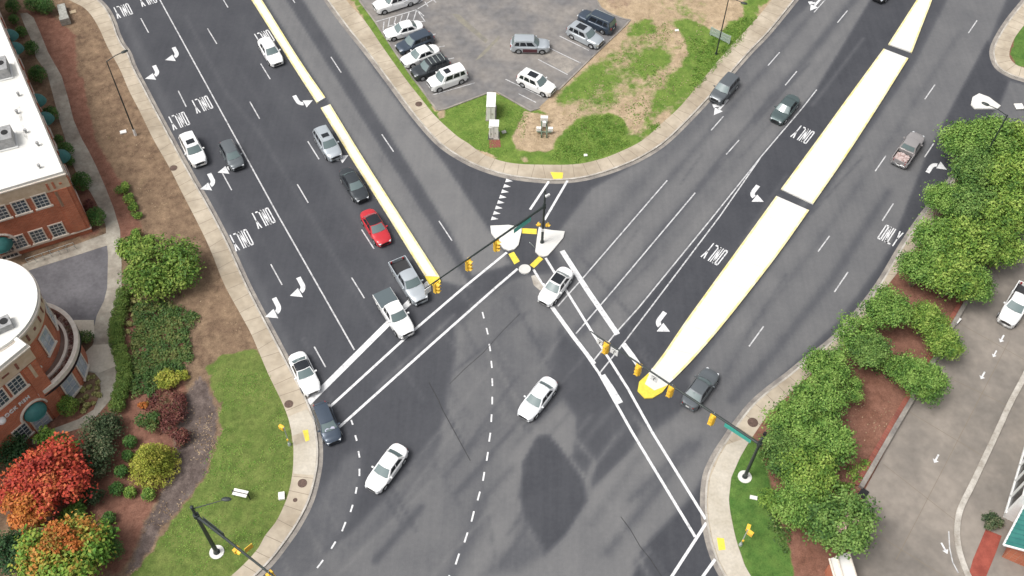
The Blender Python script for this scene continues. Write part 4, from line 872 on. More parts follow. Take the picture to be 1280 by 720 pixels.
TR = [
 (1206, 180, 0, .95, 'leafy green tree nearest the white right turn arrow on the asphalt'),
 (1238, 176, 0, 1.0, 'green tree at the top of the grove below the white teardrop island'),
 (1277, 180, 2, .95, 'green tree at the right photo edge beside the foot of the black street lamp'),
 (1216, 214, 1, .95, 'bluish green tree in the second row below the white turn arrow'),
 (1262, 222, 2, 1.05, 'yellowish green tree on the right edge of the grove, second row'),
 (1180, 252, 0, .75, 'small green tree leaning over the pavement where the pavement narrows'),
 (1216, 258, 1, .9, 'dark bluish tree in the middle of the grove'),
 (1257, 268, 2, 1.0, 'yellow green tree in the middle right of the grove'),
 (1290, 262, 1, .9, 'green tree cut by the right photo edge, third row of the grove'),
 (1172, 302, 0, .9, 'round green tree beside the ONLY lettering across the pavement'),
 (1212, 305, 2, 1.05, 'broad yellow green tree low in the grove'),
 (1250, 312, 2, .85, 'yellow green tree at the lower right tip of the grove by the concrete lot'),
 (1150, 336, 0, .8, 'green tree overhanging the right pavement just below the grove'),
 (1190, 346, 2, .95, 'bright yellow green tree at the bottom of the grove above bare red mulch'),
 (1215, 358, 0, .75, 'small bright green tree at the lowest right corner of the grove'),
 (1108, 388, 0, .9, 'bright green tree between the pavement and the red mulch, alone in its spot'),
 (1070, 418, 3, .85, 'thin see through green tree beside the right pavement'),
 (1158, 402, 2, .75, 'yellow green tree on red mulch beside the small white stub on the lot wall'),
 (1178, 430, 2, .72, 'pale yellow green tree hanging over the edge of the brown lot'),
 (1085, 440, 1, .8, 'sparse bluish green tree in the row behind the pavement bend'),
 (1128, 462, 3, .72, 'sparse green tree in the middle of the red mulch bed'),
 (1153, 478, 0, .85, 'green tree overhanging the brick lot wall'),
 (1033, 460, 0, .85, 'green tree covering the pavement bend'),
 (1060, 488, 3, .6, 'small thin sapling crown on the mulch behind the pavement trees'),
 (1020, 505, 0, .95, 'dense green tree just below the pavement bend'),
 (990, 530, 0, .9, 'dense green tree right of the signal mast base'),
 (1033, 555, 0, .95, 'dense green tree in the lower row beside open red mulch'),
 (975, 568, 1, .85, 'green tree nearest the signal mast and its white footing'),
 (1012, 595, 2, 1.0, 'yellow tipped green tree in the middle of the lower clump'),
 (1000, 632, 0, .9, 'green tree at the lower left of the clump beside bright lawn'),
 (1052, 655, 1, 1.15, 'tree with dusty pink blossom above the long white roof at the bottom')]
for px, py, v, s, lab in TR: tree(px, py, v, s * (1.24 if py < 362 and px > 1140 else 1.10), lab)
# pink blossom on the last one
bl = crown_blobs(.9, .3, 0, 5, 3, br=.3); c = G(1048, 640, 4.0)
blossom_parent = [o for o in COL.objects if o.get('label', '').startswith('tree with dusty pink')][0]
bpy.context.view_layer.update()
o = link('blossom', leaves_mesh('blossom', bl, 260, .09, leaf_mat('pink_blossom', [(.45, .27, .25), (.6, .42, .38)]), 3), blossom_parent); o.location = blossom_parent.matrix_world.inverted() @ c if False else Vector((-.2, .3, 3.9)) 
o.rotation_euler = (0, 0, 0)

def bush(name, lab, px, py, R_, hz, mk, n, size=.10, group=None, zc=None, k=14, br=.5, cat='shrub', sx=1, sy=1, seed=None, fill=.2, blobs=None, trunk=False, z0=.12):
    zc = hz if zc is None else zc; c = G(px, py, zc); seed = seed if seed is not None else int(px + 3 * py)
    e = empty(name, (c.x, c.y, z0), 0, label=lab, cat=cat, group=group)
    b = blobs or [(x * sx, y * sy, z, rx, ry, rz) for x, y, z, rx, ry, rz in crown_blobs(R_, hz, zc, k, seed, br=br)]
    link('crown' if trunk else 'foliage', leaves_mesh('foliage', b, n, size, LM[mk], seed, fill=fill, loose=.28 if blobs else .6), e)
    mb = MB()
    if trunk: mb.path([(0, 0, 0), (.1, .05, zc * .5), (0, .1, zc)], [.16 * R_ / 3, .12 * R_ / 3, .05], 8)
    stems(mb, R_ * (1 if trunk else .8), zc * .8, 5 if R_ > 1 else 3, seed, .03 + .012 * R_)
    mb.build('trunk' if trunk else 'stem', M['bark'], e)
    return e
def ballb(R_, hz, lumps=8, seed=1):
    r = random.Random(seed); out = [(0, 0, hz * .55, R_ * .88, R_ * .88, hz * .55)]
    for i in range(lumps): a = i * 6.283 / lumps + r.uniform(-.2, .2); out.append((R_ * .4 * math.cos(a), R_ * .4 * math.sin(a), hz * .5, R_ * .55, R_ * .55, hz * .5))
    return out
# big left shrubs and trees
bush('large_shrub', 'big bright green multi stemmed shrub beside the winding footpath', 205, 338, 3.6, 1.7, 'bright', 10500, .14, k=44, br=.33, zc=1.9, sy=.85)
bush('large_shrub', 'yellow green shrub lobe nearest the footpath, left of the big bright shrub', 166, 316, 1.4, 1.3, 'tree_y', 2200, .13, k=12, br=.4, cat='shrub')
bush('red_tree', 'fiery red autumn tree with orange lower side beside the brick building', 55, 605, 3.6, 2.1, 'red', 9500, .16, k=40, br=.34, zc=3.0, cat='tree', trunk=True)
bush('orange_tree', 'orange lower crown merging into the red tree', 34, 636, 1.9, 1.1, 'orange', 3600, .14, k=18, br=.36, zc=3.6, cat='tree', trunk=True)
bush('autumn_tree', 'green tree turning orange on top at the bottom left edge', 78, 700, 3.6, 1.9, 'autumn', 9000, .17, k=36, br=.34, zc=3.0, cat='tree', trunk=True)
bush('orange_tree', 'orange topped lobe of foliage on the bottom left green tree', 78, 676, 1.6, .8, 'orange', 2600, .13, k=14, br=.36, zc=4.5, cat='tree', trunk=True)
bush('green_shrub', 'fresh green shrub between the red tree and the orange topped tree', 92, 642, 1.2, .9, 'tree', 1500, .13, k=10, br=.45)
bush('green_shrub', 'bright green shrub just above the red tree by the brick wall', 62, 556, 1.3, .9, 'tree_y', 1500, .13, k=12, br=.4)
bush('green_shrub', 'light green shrub above right of the red tree', 84, 562, .9, .8, 'tree', 900, .12, k=8, br=.5)
bush('conifer', 'dark green rounded conifer at the foot of the brick wall, left edge', 16, 566, 1.5, 1.2, 'conifer', 3200, .09, k=18, br=.45)
bush('dark_shrub', 'dark evergreen mass at the bottom left corner', 14, 690, 2.0, 1.4, 'conifer', 4200, .10, k=22, br=.4)
bush('dark_shrub', 'dark variegated shrub right of the red tree', 118, 572, 1.8, 1.3, 'dark', 4200, .10, k=22, br=.4)
bush('dark_shrub', 'dark variegated shrub just below the clipped hedge', 132, 538, 1.9, 1.1, 'dark', 4200, .10, k=22, br=.4)
bush('dark_shrub', 'small dark shrub under the red tree beside the red brown mulch', 112, 625, 1.0, .7, 'dark', 1400, .09, k=10)
cone = []
for i in range(6):
    z = .5 + i * .62; r_ = 2.1 * (1 - i / 6.6)
    for j in range(max(1, 8 - i)): a = j * 6.283 / max(1, 8 - i) + i * .4; cone.append((r_ * .62 * math.cos(a), r_ * .62 * math.sin(a), z, .45 * r_ + .15, .45 * r_ + .15, .42))
bush('golden_conifer', 'golden yellow cone shaped conifer in the left planting bed', 190, 578, 2.1, 1.6, 'yellow', 7500, .085, zc=1.5, cat='tree', blobs=cone, trunk=True)
bush('yellow_shrub', 'golden yellow loose shrub above the red leaved bushes', 212, 476, .9, .6, 'yellow', 1200, .10, k=9); bush('yellow_shrub', 'small golden yellow shrub nearest the lawn edge', 230, 470, .55, .4, 'yellow', 500, .09, k=6)
bush('red_shrub', 'dark red leaved shrub between the golden conifer and the lawn', 214, 522, 1.3, .8, 'redbush', 2400, .09, k=14)
bush('red_shrub', 'small dark red shrub just above right of the golden conifer', 224, 547, .9, .6, 'redbush', 1200, .09, k=10)
bush('red_shrub', 'reddish shrub at the head of the old grey mulch', 222, 500, .8, .5, 'redbush', 800, .09, k=8)
bush('orange_plant', 'small orange leaved plant between the hedge end and the red shrubs', 178, 506, .5, .35, 'orange', 300, .09, k=5, cat='plant')
bush('green_shrub', 'mid green shrub just above the golden conifer', 186, 530, .9, .7, 'weed', 1200, .10, k=9)
bush('yellow_shrub', 'yellow flushed shrub at the lower left of the right tree clump', 966, 628, 1.1, .8, 'tree_y', 1300, .12, k=10)
bush('yellow_shrub', 'yellow green shrub between brick wall end and the clump of trees', 1048, 612, .7, .6, 'tree_y', 600, .1, k=7)
bush('green_shrub', 'dark shrub in front of the red brick strip by the teal roof', 1240, 652, .75, .6, 'dark', 1100, .09, k=8)
bush('green_shrub', 'loose dusty shrub at the foot of the white left facade window bay', 104, 424, .8, .5, 'weed', 900, .09, k=8)
# clipped round shrubs by the first building
RB = [((17, 10), 1.0, 'dark clipped shrub at the top left corner of the photo'), ((44, 6), 1.3, 'large clipped shrub left in the pair at the top edge'), ((58, 10), 1.2, 'bright clipped shrub right in the pair at the top edge'),
      ((18, 26), .7, 'clipped dark shrub at the upper end of the brick east wall'), ((27, 42), .8, 'clipped shrub between the two uppermost teal awnings'), ((40, 62), .95, 'clipped shrub below the second teal awning from the top'),
      ((48, 95), 1.15, 'big dark clipped shrub between second and third teal awnings'), ((64, 145), 1.0, 'clipped shrub beside the fourth teal awning'), ((74, 176), .6, 'small clipped shrub just above the lowest teal awning'), ((83, 190), 1.0, 'clipped shrub beside the lowest teal awning'), ((88, 203), .6, 'low yellowish clipped shrub below the lowest teal awning'),
      ((103, 229), 1.15, 'egg shaped clipped shrub third from the brick corner'), ((121, 273), 1.1, 'round clipped shrub nearest the brick building corner'), ((112, 258), .7, 'dusky purple grey shrub beside the round one at the brick corner'),
      ((86, 509), 1.05, 'bright green ball shrub at the foot of the wall near the white door')]
for (x, y), R_, lab in RB: bush('round_shrub', lab, x, y, R_, R_ * .8, 'redbush' if 'purple' in lab else 'bright' if 'bright green ball' in lab else 'round', int(1500 * R_ * R_), .075, 'clipped shrubs along the brick walls', blobs=ballb(R_, R_ * 1.7, seed=int(x)), fill=.05)
SB = [((156, 236), .75, 'topmost of four yellow green shrubs beside the footpath'), ((162, 249), .62, 'second from the top of four yellow green shrubs beside the footpath'), ((167, 260), .5, 'third from the top of four yellow green shrubs beside the footpath'), ((171, 270), .5, 'lowest of four yellow green shrubs beside the footpath'),
      ((166, 297), .8, 'yellow green shrub touching the top left of the big bright shrub'), ((190, 303), .8, 'yellow green shrub touching the top of the big bright shrub')]
for (x, y), R_, lab in SB: bush('yellow_green_shrub', lab, x, y, R_, R_ * .7, 'tree_y', int(1300 * R_), .085, 'yellow green shrubs beside the footpath', k=8)
HD = [(155, 368), (152.5, 380), (150, 392), (146.5, 404), (145, 416), (146.5, 428), (150, 439), (153.5, 450), (155.5, 461), (156, 472), (153, 484), (150, 495), (147, 507)]
ordn = ['topmost', 'second from the top', 'third from the top', 'fourth from the top', 'fifth from the top', 'sixth from the top', 'middle one', 'sixth from the bottom', 'fifth from the bottom', 'fourth from the bottom', 'third from the bottom', 'second from the bottom', 'bottom one']
for i, (x, y) in enumerate(HD): bush('hedge_shrub', 'clipped green hedge mound, %s of the row along the footpath' % ordn[i], x, y, .88, .62, 'hedge', 1500, .065, 'clipped hedge row along the footpath', blobs=ballb(.88, 1.15, seed=i), fill=.03)
BALL = [((146, 612), .72, 'clipped ball shrub left of a paler one below the golden conifer'), ((163, 616), .6, 'pale yellow green ball below the golden conifer, between two other balls'), ((186, 619), .68, 'yellowish ball shrub directly below the golden conifer'), ((152, 590), .68, 'dark ball shrub left of the golden conifer'),
        ((137, 648), .62, 'upper of two dark green balls in red brown mulch'), ((136, 666), .62, 'lower of two dark green balls in red brown mulch'), ((141, 688), 1.05, 'large rough dark shrub below the two ball shrubs'), ((163, 553), .7, 'dark green ball shrub close above left of the golden conifer'), ((160, 570), .6, 'dark green ball touching the left flank of the golden conifer')]
for (x, y), R_, lab in BALL: bush('ball_shrub', lab, x, y, R_, R_ * .8, 'tree_y' if 'yellow' in lab else 'round', int(1300 * R_), .07, 'ball shrubs in the left planting bed', blobs=ballb(R_, R_ * 1.5, seed=int(x)), fill=.05)
# pale tufts
TP = [(103, 470), (110, 474), (118, 472), (123, 478), (112, 484), (121, 487), (104, 489), (109, 497), (118, 494), (124, 495), (102, 503), (110, 508), (117, 505), (105, 514)]
TP2 = [(164, 366), (171, 370), (168, 378), (175, 376), (163, 388), (172, 386), (158, 398), (163, 407), (170, 396), (160, 415), (175, 408), (155, 421)]
bl = [(0, 0, .15, .26, .26, .2), (.1, .08, .18, .16, .16, .16), (-.1, -.06, .16, .16, .16, .16)]
tme = leaves_mesh('tuft', bl, 150, .075, LM['pale'], 2)
for i, (x, y) in enumerate(TP + TP2):
    o = link('pale_tuft', tme, None, G(x + random.uniform(-1, 1), y + random.uniform(-1, 1), .12), random.uniform(0, 6), random.uniform(.8, 1.35))
    tag(o, 'pale yellow ornamental tuft in the bed between white door and footpath' if i < len(TP) else 'pale yellow ornamental tuft between the clipped hedge and the ground cover', 'plant', 'pale tufts near the door' if i < len(TP) else 'pale tufts beside the hedge')
# ground cover (uncountable)
def cover(name, px, n, size, mk, h=.35, seed=0, dens_noise=True, z0=.13):
    poly = [(p.x, p.y) for p in GP(px)]; a = np.array(poly); r = np.random.default_rng(seed); Q = r.uniform(a.min(0), a.max(0), (n * 4, 2)); Q = Q[sdf(Q, poly) < 0][:max(10, n // 18)]
    bl = [(q[0], q[1], z0 + h * r.uniform(.2, .8), r.uniform(.25, .6), r.uniform(.25, .6), h * r.uniform(.4, .8)) for q in Q]
    o = link(name, leaves_mesh(name, bl, n, size, LM[mk], seed, fill=.5, up=.9)); return o
tag(cover('ground_cover', [(168, 385), (200, 378), (235, 390), (250, 400), (235, 420), (242, 450), (225, 470), (190, 495), (170, 498), (163, 478), (166, 440), (170, 410)], 11000, .11, 'weed', .4, 3), 'low tangled green ground cover in the left planting bed', 'ground cover', kind='stuff')
for i, (px, n, mk) in enumerate((([(180, 500), (215, 480), (230, 500), (200, 520), (185, 515)], 700, 'redbush'), ([(1075, 300 + 160), (1130, 430), (1160, 455), (1120, 480)], 500, 'weed'), ([(1060, 590), (1085, 575), (1075, 600), (1050, 620)], 500, 'tree_y'), ([(960, 640), (985, 640), (990, 690), (975, 690)], 500, 'weed'))):
    tag(cover('ground_cover', px, n, .10, mk, .25, 10 + i), ['dull red low plants beside the golden shrub', 'sparse low green plants under the right trees', 'sparse yellow green plants by the brick wall end', 'low plants between right lawn and mulch'][i], 'ground cover', kind='stuff')
def tufts(name, px, n, size, mk, h, seed, lab):
    tag(cover(name, px, n, size, mk, h, seed), lab, 'grass', kind='stuff')
LM['grass'] = leaf_mat('grass_blades', [(.07, .15, .02), (.10, .20, .027), (.14, .25, .036), (.20, .28, .055)])
tufts('rough_grass', [(700, 180), (725, 152), (760, 145), (780, 155), (775, 175), (790, 178), (770, 190), (720, 203), (690, 200)], 6000, .07, 'grass', .08, 31, 'rough bright green grass patch inside the rounded corner')
tufts('rough_grass', [(790, 172), (830, 150), (862, 118), (870, 80), (860, 50), (890, 50), (925, 25), (950, 12), (925, 52), (880, 100), (820, 162)], 6000, .07, 'grass', .08, 32, 'rough green grass strip beside the upper right pavement')

LM['litter'] = leaf_mat('leaf_litter', [(.10, .065, .04), (.19, .13, .08), (.30, .21, .13), (.40, .31, .2)])
def litter(px, n, seed, mk='litter', size=.07, lab='dry leaf litter and dead grass stalks', spread=.02, nm='leaf_litter', z=.135):
    poly = [(p.x, p.y) for p in GP(px)]; a = np.array(poly); r = np.random.default_rng(seed); Q = r.uniform(a.min(0), a.max(0), (n * 3, 2)); Q = Q[sdf(Q, poly) < 0]
    f = np.sin(Q[:, 0] * .9 + 1.3 * np.sin(Q[:, 1] * .6)) + np.sin(Q[:, 1] * .8 + Q[:, 0] * .35 + 2) + .8 * np.sin(Q[:, 0] * 2.3 - Q[:, 1] * 1.9); Q = Q[(f + r.normal(size=len(Q)) * .8) > .3][:n]
    bl = np.c_[Q, np.full(len(Q), z), np.full(len(Q), .05), np.full(len(Q), .05), np.full(len(Q), spread)]
    o = link(nm, leaves_mesh(nm, bl, len(Q), size, LM[mk], seed, up=2.0)); tag(o, lab, 'ground cover', kind='stuff')
litter([(90, 15), (122, 40), (165, 140), (240, 290), (310, 425), (262, 450), (240, 400), (258, 350), (215, 300), (175, 240), (120, 150), (100, 80)], 3200, 51, lab='dry litter on the dead grass beside the left pavement')
litter([(250, 470), (270, 490), (275, 540), (262, 600), (225, 640), (205, 660), (175, 720), (155, 720), (190, 640), (215, 590), (225, 500)], 1200, 52, lab='dry litter on the old grey mulch strip')
litter([(700, 130), (760, 60), (800, 10), (900, 20), (870, 90), (820, 150), (700, 175), (650, 190), (645, 150)], 2600, 53, lab='dry straw on the bare corner soil')
litter([(1120, 345), (1190, 400), (1120, 530), (1075, 610), (1000, 680), (1010, 600), (1060, 480), (1090, 400)], 2400, 54, lab='dry leaves on the red mulch under the right trees')
litter([(700, 140), (770, 60), (850, 20), (880, 60), (830, 140), (760, 175)], 3000, 55, 'grass', .08, 'weedy tufts scattered on the bare corner soil', .05, 'weeds')
litter([(262, 458), (340, 470), (366, 560), (340, 660), (262, 745), (170, 720), (225, 640), (276, 540)], 5200, 56, 'grass', .06, 'longer grass blades on the lower left lawn', .03, 'lawn_grass')
litter([(556, 142), (612, 121), (660, 143), (650, 200), (600, 190), (570, 168)], 2500, 57, 'grass', .06, 'longer grass blades on the wedge by the parking lot', .03, 'lawn_grass')

# ================================================================== BUILDINGS
def V2(x, y, z=0): return Vector((x, y, z))
def facebox(mb, p, t, n, w, h, depth, mi=0, off=0.0):
    """box lying on a wall: centre p on the wall, t tangent, n outward"""
    c = p + n * (off + depth / 2); a = math.atan2(t.y, t.x); mb.box((c.x, c.y, c.z), (w, depth, h), a, mi)
def window(par, p, t, n, w, h, cols=3, rows=4, arch=False, glass='win', frame='trim', name='window'):
    fr = MB(); fw = .13
    for s in (-1, 1): facebox(fr, p + t * s * (w / 2 + fw / 2), t, n, fw, h + 2 * fw, .09)
    facebox(fr, p + V2(0, 0, h / 2 + fw / 2), t, n, w, fw, .09)
    o = fr.build(name, M[frame], par)
    sl_ = MB(); facebox(sl_, p - V2(0, 0, h / 2 + fw / 2 + .01), t, n, w + .5, fw + .06, .17); sl_.build('sill', M[frame], o)
    g = MB(); facebox(g, p, t, n, w, h, .02); g.build('pane', M[glass], o)
    m_ = MB()
    for i in range(1, cols): facebox(m_, p + t * (w * (i / cols - .5)), t, n, .055, h, .03, off=.022)
    for j in range(1, rows): facebox(m_, p + V2(0, 0, h * (j / rows - .5)), t, n, w, .055, .034, off=.023)
    m_.build('glazing_bar', M['muntin'], o)
    return o
def awning_dome(par, p, t, n, w=1.9, d=1.0, h=1.0, name='awning'):
    mb = MB(); nu, nv = 14, 6; a = math.atan2(t.y, t.x); vs = []
    for j in range(nv + 1):
        e = math.pi / 2 * j / nv
        for i in range(nu + 1):
            q = math.pi * i / nu; x = w / 2 * math.cos(q) * math.cos(e) ; y = d * math.sin(q) * math.cos(e) * 1.0; z = h * math.sin(e); 
            vs.append(p + t * x + n * (y + .01) + V2(0, 0, z))
    fs = [(j * (nu + 1) + i, j * (nu + 1) + i + 1, (j + 1) * (nu + 1) + i + 1, (j + 1) * (nu + 1) + i) for j in range(nv) for i in range(nu)]
    mb.add(vs, fs); o = mb.build(name, M['awning'], par, smooth=True)
    f_ = MB(); ring = [p + t * (w / 2 * math.cos(math.pi * i / nu)) + n * (d * math.sin(math.pi * i / nu) + .02) for i in range(nu + 1)]
    for a_, b_ in zip(ring, ring[1:]): f_.tube(a_, b_, .03, n=5)
    f_.build('awning_rim', M['awning'], o); return o
def hvac(lab, p, rz, d=(1.6, 1.6, 1.0)):
    e = empty('rooftop_unit', p, rz, label=lab, cat='air conditioner', group='grey units on the white roofs')
    MB().box((0, 0, d[2] / 2 + .1), d).build('casing', M['hvac'], e, bevel=.04); MB().box((0, 0, .05), (d[0] + .3, d[1] + .3, .1)).build('base', M['sign_white'], e)
    for s in ((-1, 1) if d[0] > 1.4 else (0,)): MB().tube((s * d[0] * .24, 0, d[2] + .1), (s * d[0] * .24, 0, d[2] + .16), .33, n=16).build('fan', M['black'], e)
def vent(p, lab, r=.16):
    mb = MB(); mb.tube(p, p + V2(0, 0, .35), r * .7, n=10); mb.tube(p + V2(0, 0, .35), p + V2(0, 0, .5), r, n=10); tag(mb.build('roof_vent', M['hvac']), lab, 'vent', 'small vents on the first white roof')
# ---- building A: brick block, white roof
HA = 9.2; CA = V2(-44.1, 67.15); dW = V2(-.897, -.442).normalized(); dN = V2(-.515, .857).normalized()
nS = V2(.442, -.897).normalized(); nE = V2(.857, .515).normalized(); LA, WA_ = 44, 34
bA = empty('brick_building', CA, 0, label='two storey red brick building with white flat roof and gridded windows, upper left', cat='building')
def rel(v): return v - CA
def par_quad(c, w, l, z0, z1, inset=0): 
    a = c + nE * (-inset) + nS * (-inset); return [a, a + dW * (w - 2 * inset), a + dW * (w - 2 * inset) + dN * (l - 2 * inset), a + dN * (l - 2 * inset)]
O = V2(0, 0)
MB().prism(par_quad(O, WA_, LA, 0, 0), 0, HA - 1.0).build('wall', M['brick'], bA)
MB().prism(par_quad(O, WA_, LA, 0, 0, -.06), HA - 1.9, HA - .25).build('cornice', M['cornice'], bA)
cc = MB().prism(par_quad(O, WA_, LA, 0, 0, -.16), HA - .25, HA - .1).build('cornice_cap', M['trim'], bA)
MB().prism(par_quad(O, WA_, LA, 0, 0, .30), HA - .5, HA - .04).build('roof', M['roofwhite'], bA)
pp = MB(); q0 = par_quad(O, WA_, LA, 0, 0, -.02); q1 = par_quad(O, WA_, LA, 0, 0, .30)
for i in range(4): j = (i + 1) % 4; pp.prism([q0[i], q0[j], q1[j], q1[i]], HA - .1, HA + .22)
pp.build('parapet', M['roofwhite'], bA)
b_ = MB(); facebox(b_, dW * (WA_ / 2) + V2(0, 0, .80), dW, nS, WA_ + .1, .16, .10); facebox(b_, dN * (LA / 2) + V2(0, 0, .80), dN, nE, LA, .16, .10); b_.build('ledge', M['trim'], bA)
for s, (t_, n_, ln) in enumerate(((dW, nS, WA_), (dN, nE, LA))):
    for k in range(6):
        pl_ = MB(); facebox(pl_, t_ * (1.0 + k * (8.2)) + V2(0, 0, (HA - 1.9) / 2 + .5), t_, n_, 1.3, HA - 2.9, .12); o = pl_.build('pilaster', M['brick'], bA)
        c_ = MB(); facebox(c_, t_ * (1.0 + k * 8.2 + .45) + V2(0, 0, HA - 3.1), t_, n_, .28, 2.2, .10, off=.02); 
        if k == 0: c_.build('pilaster_strip', M['cornice'], o)
        if k < 4:
            g = MB()
            for x in (-.55, 0.0): facebox(g, t_ * (1.9 + k * 8.2 + x) + V2(0, 0, HA - 1.15), t_, n_, .22, .9, .05, off=.06)
            facebox(g, t_ * (.7 + k * 8.2) + V2(0, 0, HA - 1.15), t_, n_, .25, .25, .05, off=.06); g.build('cornice_inlay', M['brick'], bA)
for (x, y) in ((51, 250), (26, 259), (1, 266.5), (72, 287), (48, 295), (24.5, 304)):
    p = PL(x, y, CA, nS) - CA; p.z = 6.5 if y < 275 else 1.95; window(bA, p, dW, nS, 1.2, 1.75)
for a in (11.6, 19.8, 22.0, 28): window(bA, dW * a + V2(0, 0, 6.5), dW, nS, 1.2, 1.75); window(bA, dW * a + V2(0, 0, 1.95), dW, nS, 1.2, 1.75)
for k in range(9): window(bA, dN * (4.6 + k * 4.1) + V2(0, 0, 6.1), dN, nE, 1.2, 1.75)
p = PL(2, 307, CA, nS) - CA; p.z = 2.3
awning_dome(bA, p, dW, nS, 2.3, 1.2, 1.15)
ar = MB()
for i in range(12):
    a0 = math.pi * i / 12; a1 = math.pi * (i + 1) / 12; r1 = 1.5
    ar.tube(p + dW * r1 * math.cos(a0) + V2(0, 0, r1 * math.sin(a0)) + nS * .05, p + dW * r1 * math.cos(a1) + V2(0, 0, r1 * math.sin(a1)) + nS * .05, .13, n=6)
ar.build('arch_trim', M['trim'], bA)
window(bA, p - V2(0, 0, 1.2) - dW * .2, dW, nS, 1.5, 1.9, 4, 4, name='door')
for (x, y) in ((21, 38), (28, 54), (49, 121), (58, 144), (78, 191)):
    q = G(x, y, 3.6) - CA; t_ = q.dot(dN); awning_dome(bA, dN * t_ + V2(0, 0, 3.0), dN, nE, 1.9, 1.05, .95); window(bA, dN * t_ + V2(0, 0, 1.9), dN, nE, 1.3, 1.7)
hvac('grey rooftop unit with two fans at the left photo edge, upper of the two', G(0, 92, HA), .4, (2.2, 2.2, 1.2)); hvac('dark grey rooftop unit, lower of the two at the left photo edge', G(4, 179, HA), .4, (2.4, 2.0, 1.2))
for (x, y), l_ in zip(((24, 120), (33, 166), (48, 182), (50, 210), (22, 142)), ('roof vent farthest up on the first white roof', 'roof vent beside the lower grey unit on the white roof', 'roof vent nearest the east edge of the white roof', 'roof vent nearest the brick front of the white roof', 'roof vent second from the top on the first white roof')):
    vent(G(x, y, HA - .04), l_)
MB().sheet([G(20, 132, HA) , G(25, 133, HA), G(30, 158, HA), G(36, 176, HA), G(30, 170, HA)], HA - .03).build('roof_stain', mat('roof_stain', (.42, .41, .38), (.7, .69, .66), scale=2), None)
bpy.data.objects['roof_stain'].parent = bA; bpy.data.objects['roof_stain'].location = -CA
# low metal railing by the brick front
rl = empty('railing', G(60, 325), 0, label='thin metal railing along the paved strip below the brick front', cat='railing')
a_, b_ = G(36, 331, .15), G(95, 311, .15); base = G(60, 325); m_ = MB()
for z in (.5, 1.0): m_.tube(a_ - base + V2(0, 0, z), b_ - base + V2(0, 0, z), .025, n=6)
m_.build('rail', M['galv'], rl)
for k in range(7): q = a_.lerp(b_, k / 6) - base; MB().tube(q, q + V2(0, 0, 1.0), .025, n=6).build('post', M['galv'], rl)
# ---- building B: block with round corner tower and curved balcony
HB = 10.35; CB = V2(-40.9, 46.3); d = V2(-.57, -.82).normalized(); nF = V2(-d.y, d.x) if V2(-d.y, d.x).x > 0 else V2(d.y, -d.x); nF.normalize(); bk = -nF
bB = empty('round_corner_building', CB, 0, label='red brick building with round white roofed corner tower and curved balcony, left edge', cat='building')
LB, DB = 26, 20
def quadB(i): return [nF * (-i) + d * i, nF * (-i) + d * (LB - i), bk * (DB - i) + d * (LB - i), bk * (DB - i) + d * i]
MB().prism(quadB(0), 0, HB - 1.0).build('wall', M['brick'], bB)
MB().prism(quadB(-.07), HB - 1.9, HB - .25).build('cornice', M['cornice'], bB); MB().prism(quadB(-.17), HB - .25, HB - .1).build('cornice_cap', M['trim'], bB)
MB().prism(quadB(.3), HB - .5, HB - .03).build('roof', M['roofwhite'], bB)
pp = MB(); q0 = quadB(-.04); q1 = quadB(.3)
for i in range(4): j = (i + 1) % 4; pp.prism([q0[i], q0[j], q1[j], q1[i]], HB - .1, HB + .25)
pp.build('parapet', M['roofwhite'], bB)
TC = V2(-46.66, 49.83) - CB
def disc(c, r, n=56, a0=0, a1=2 * math.pi): return [c + V2(r * math.cos(a0 + (a1 - a0) * i / n), r * math.sin(a0 + (a1 - a0) * i / n)) for i in range(n)]
MB().prism(disc(TC, 5.25), 0, HB - 1.0).build('tower_wall', M['brick'], bB); MB().prism(disc(TC, 5.36), HB - 1.95, HB - .2).build('tower_cornice', M['cornice'], bB)
MB().prism(disc(TC, 5.60), HB - .2, HB + .05).build('tower_cap', M['trim'], bB); MB().prism(disc(TC, 5.48), HB, HB + .33).build('tower_roof', M['roofwhite'], bB)
for k in range(18):
    g = MB()
    an = -1.9 + k * .19; p = TC + V2(5.36 * math.cos(an), 5.36 * math.sin(an), HB - 1.1); n_ = V2(math.cos(an), math.sin(an)); t_ = V2(-n_.y, n_.x)
    if k % 3: facebox(g, p, t_, n_, .2, .8, .05)
    else: facebox(g, p, t_, n_, .28, .28, .05)
    g.build('cornice_inlay', M['brick2'], bB)
for k, an in enumerate((-1.15, -.62, -.1, .45, 1.0)):
    n_ = V2(math.cos(an), math.sin(an)); t_ = V2(-n_.y, n_.x); window(bB, TC + n_ * 5.26 + V2(0, 0, 6.6), t_, n_, 1.3, 2.5, 2, 3, glass='winpale')
# balcony with curved parapet
BC = V2(-45.16, 49.52) - CB; a0, a1 = -1.62, 1.5
def ring_part(r0, r1, z0, z1, nm, m_, n=40, par=bB):
    o_ = [BC + V2(r1 * math.cos(a0 + (a1 - a0) * i / n), r1 * math.sin(a0 + (a1 - a0) * i / n)) for i in range(n + 1)]; i_ = [BC + V2(r0 * math.cos(a0 + (a1 - a0) * i / n), r0 * math.sin(a0 + (a1 - a0) * i / n)) for i in range(n + 1)]
    return MB().prism(o_ + i_[::-1], z0, z1).build(nm, m_, par)
bal = ring_part(3.4, 5.5, 3.7, 4.0, 'balcony', M['brick2']); ring_part(5.2, 5.6, 3.95, 4.45, 'balcony_parapet', M['trim'], par=bal); ring_part(4.35, 4.6, 3.95, 4.3, 'balcony_parapet', M['trim'], par=bal)
ring_part(4.61, 5.19, 4.0, 4.1, 'planter_soil', mat('dry_planting', (.12, .07, .055), (.38, .28, .24), scale=6, rough=1), par=bal)
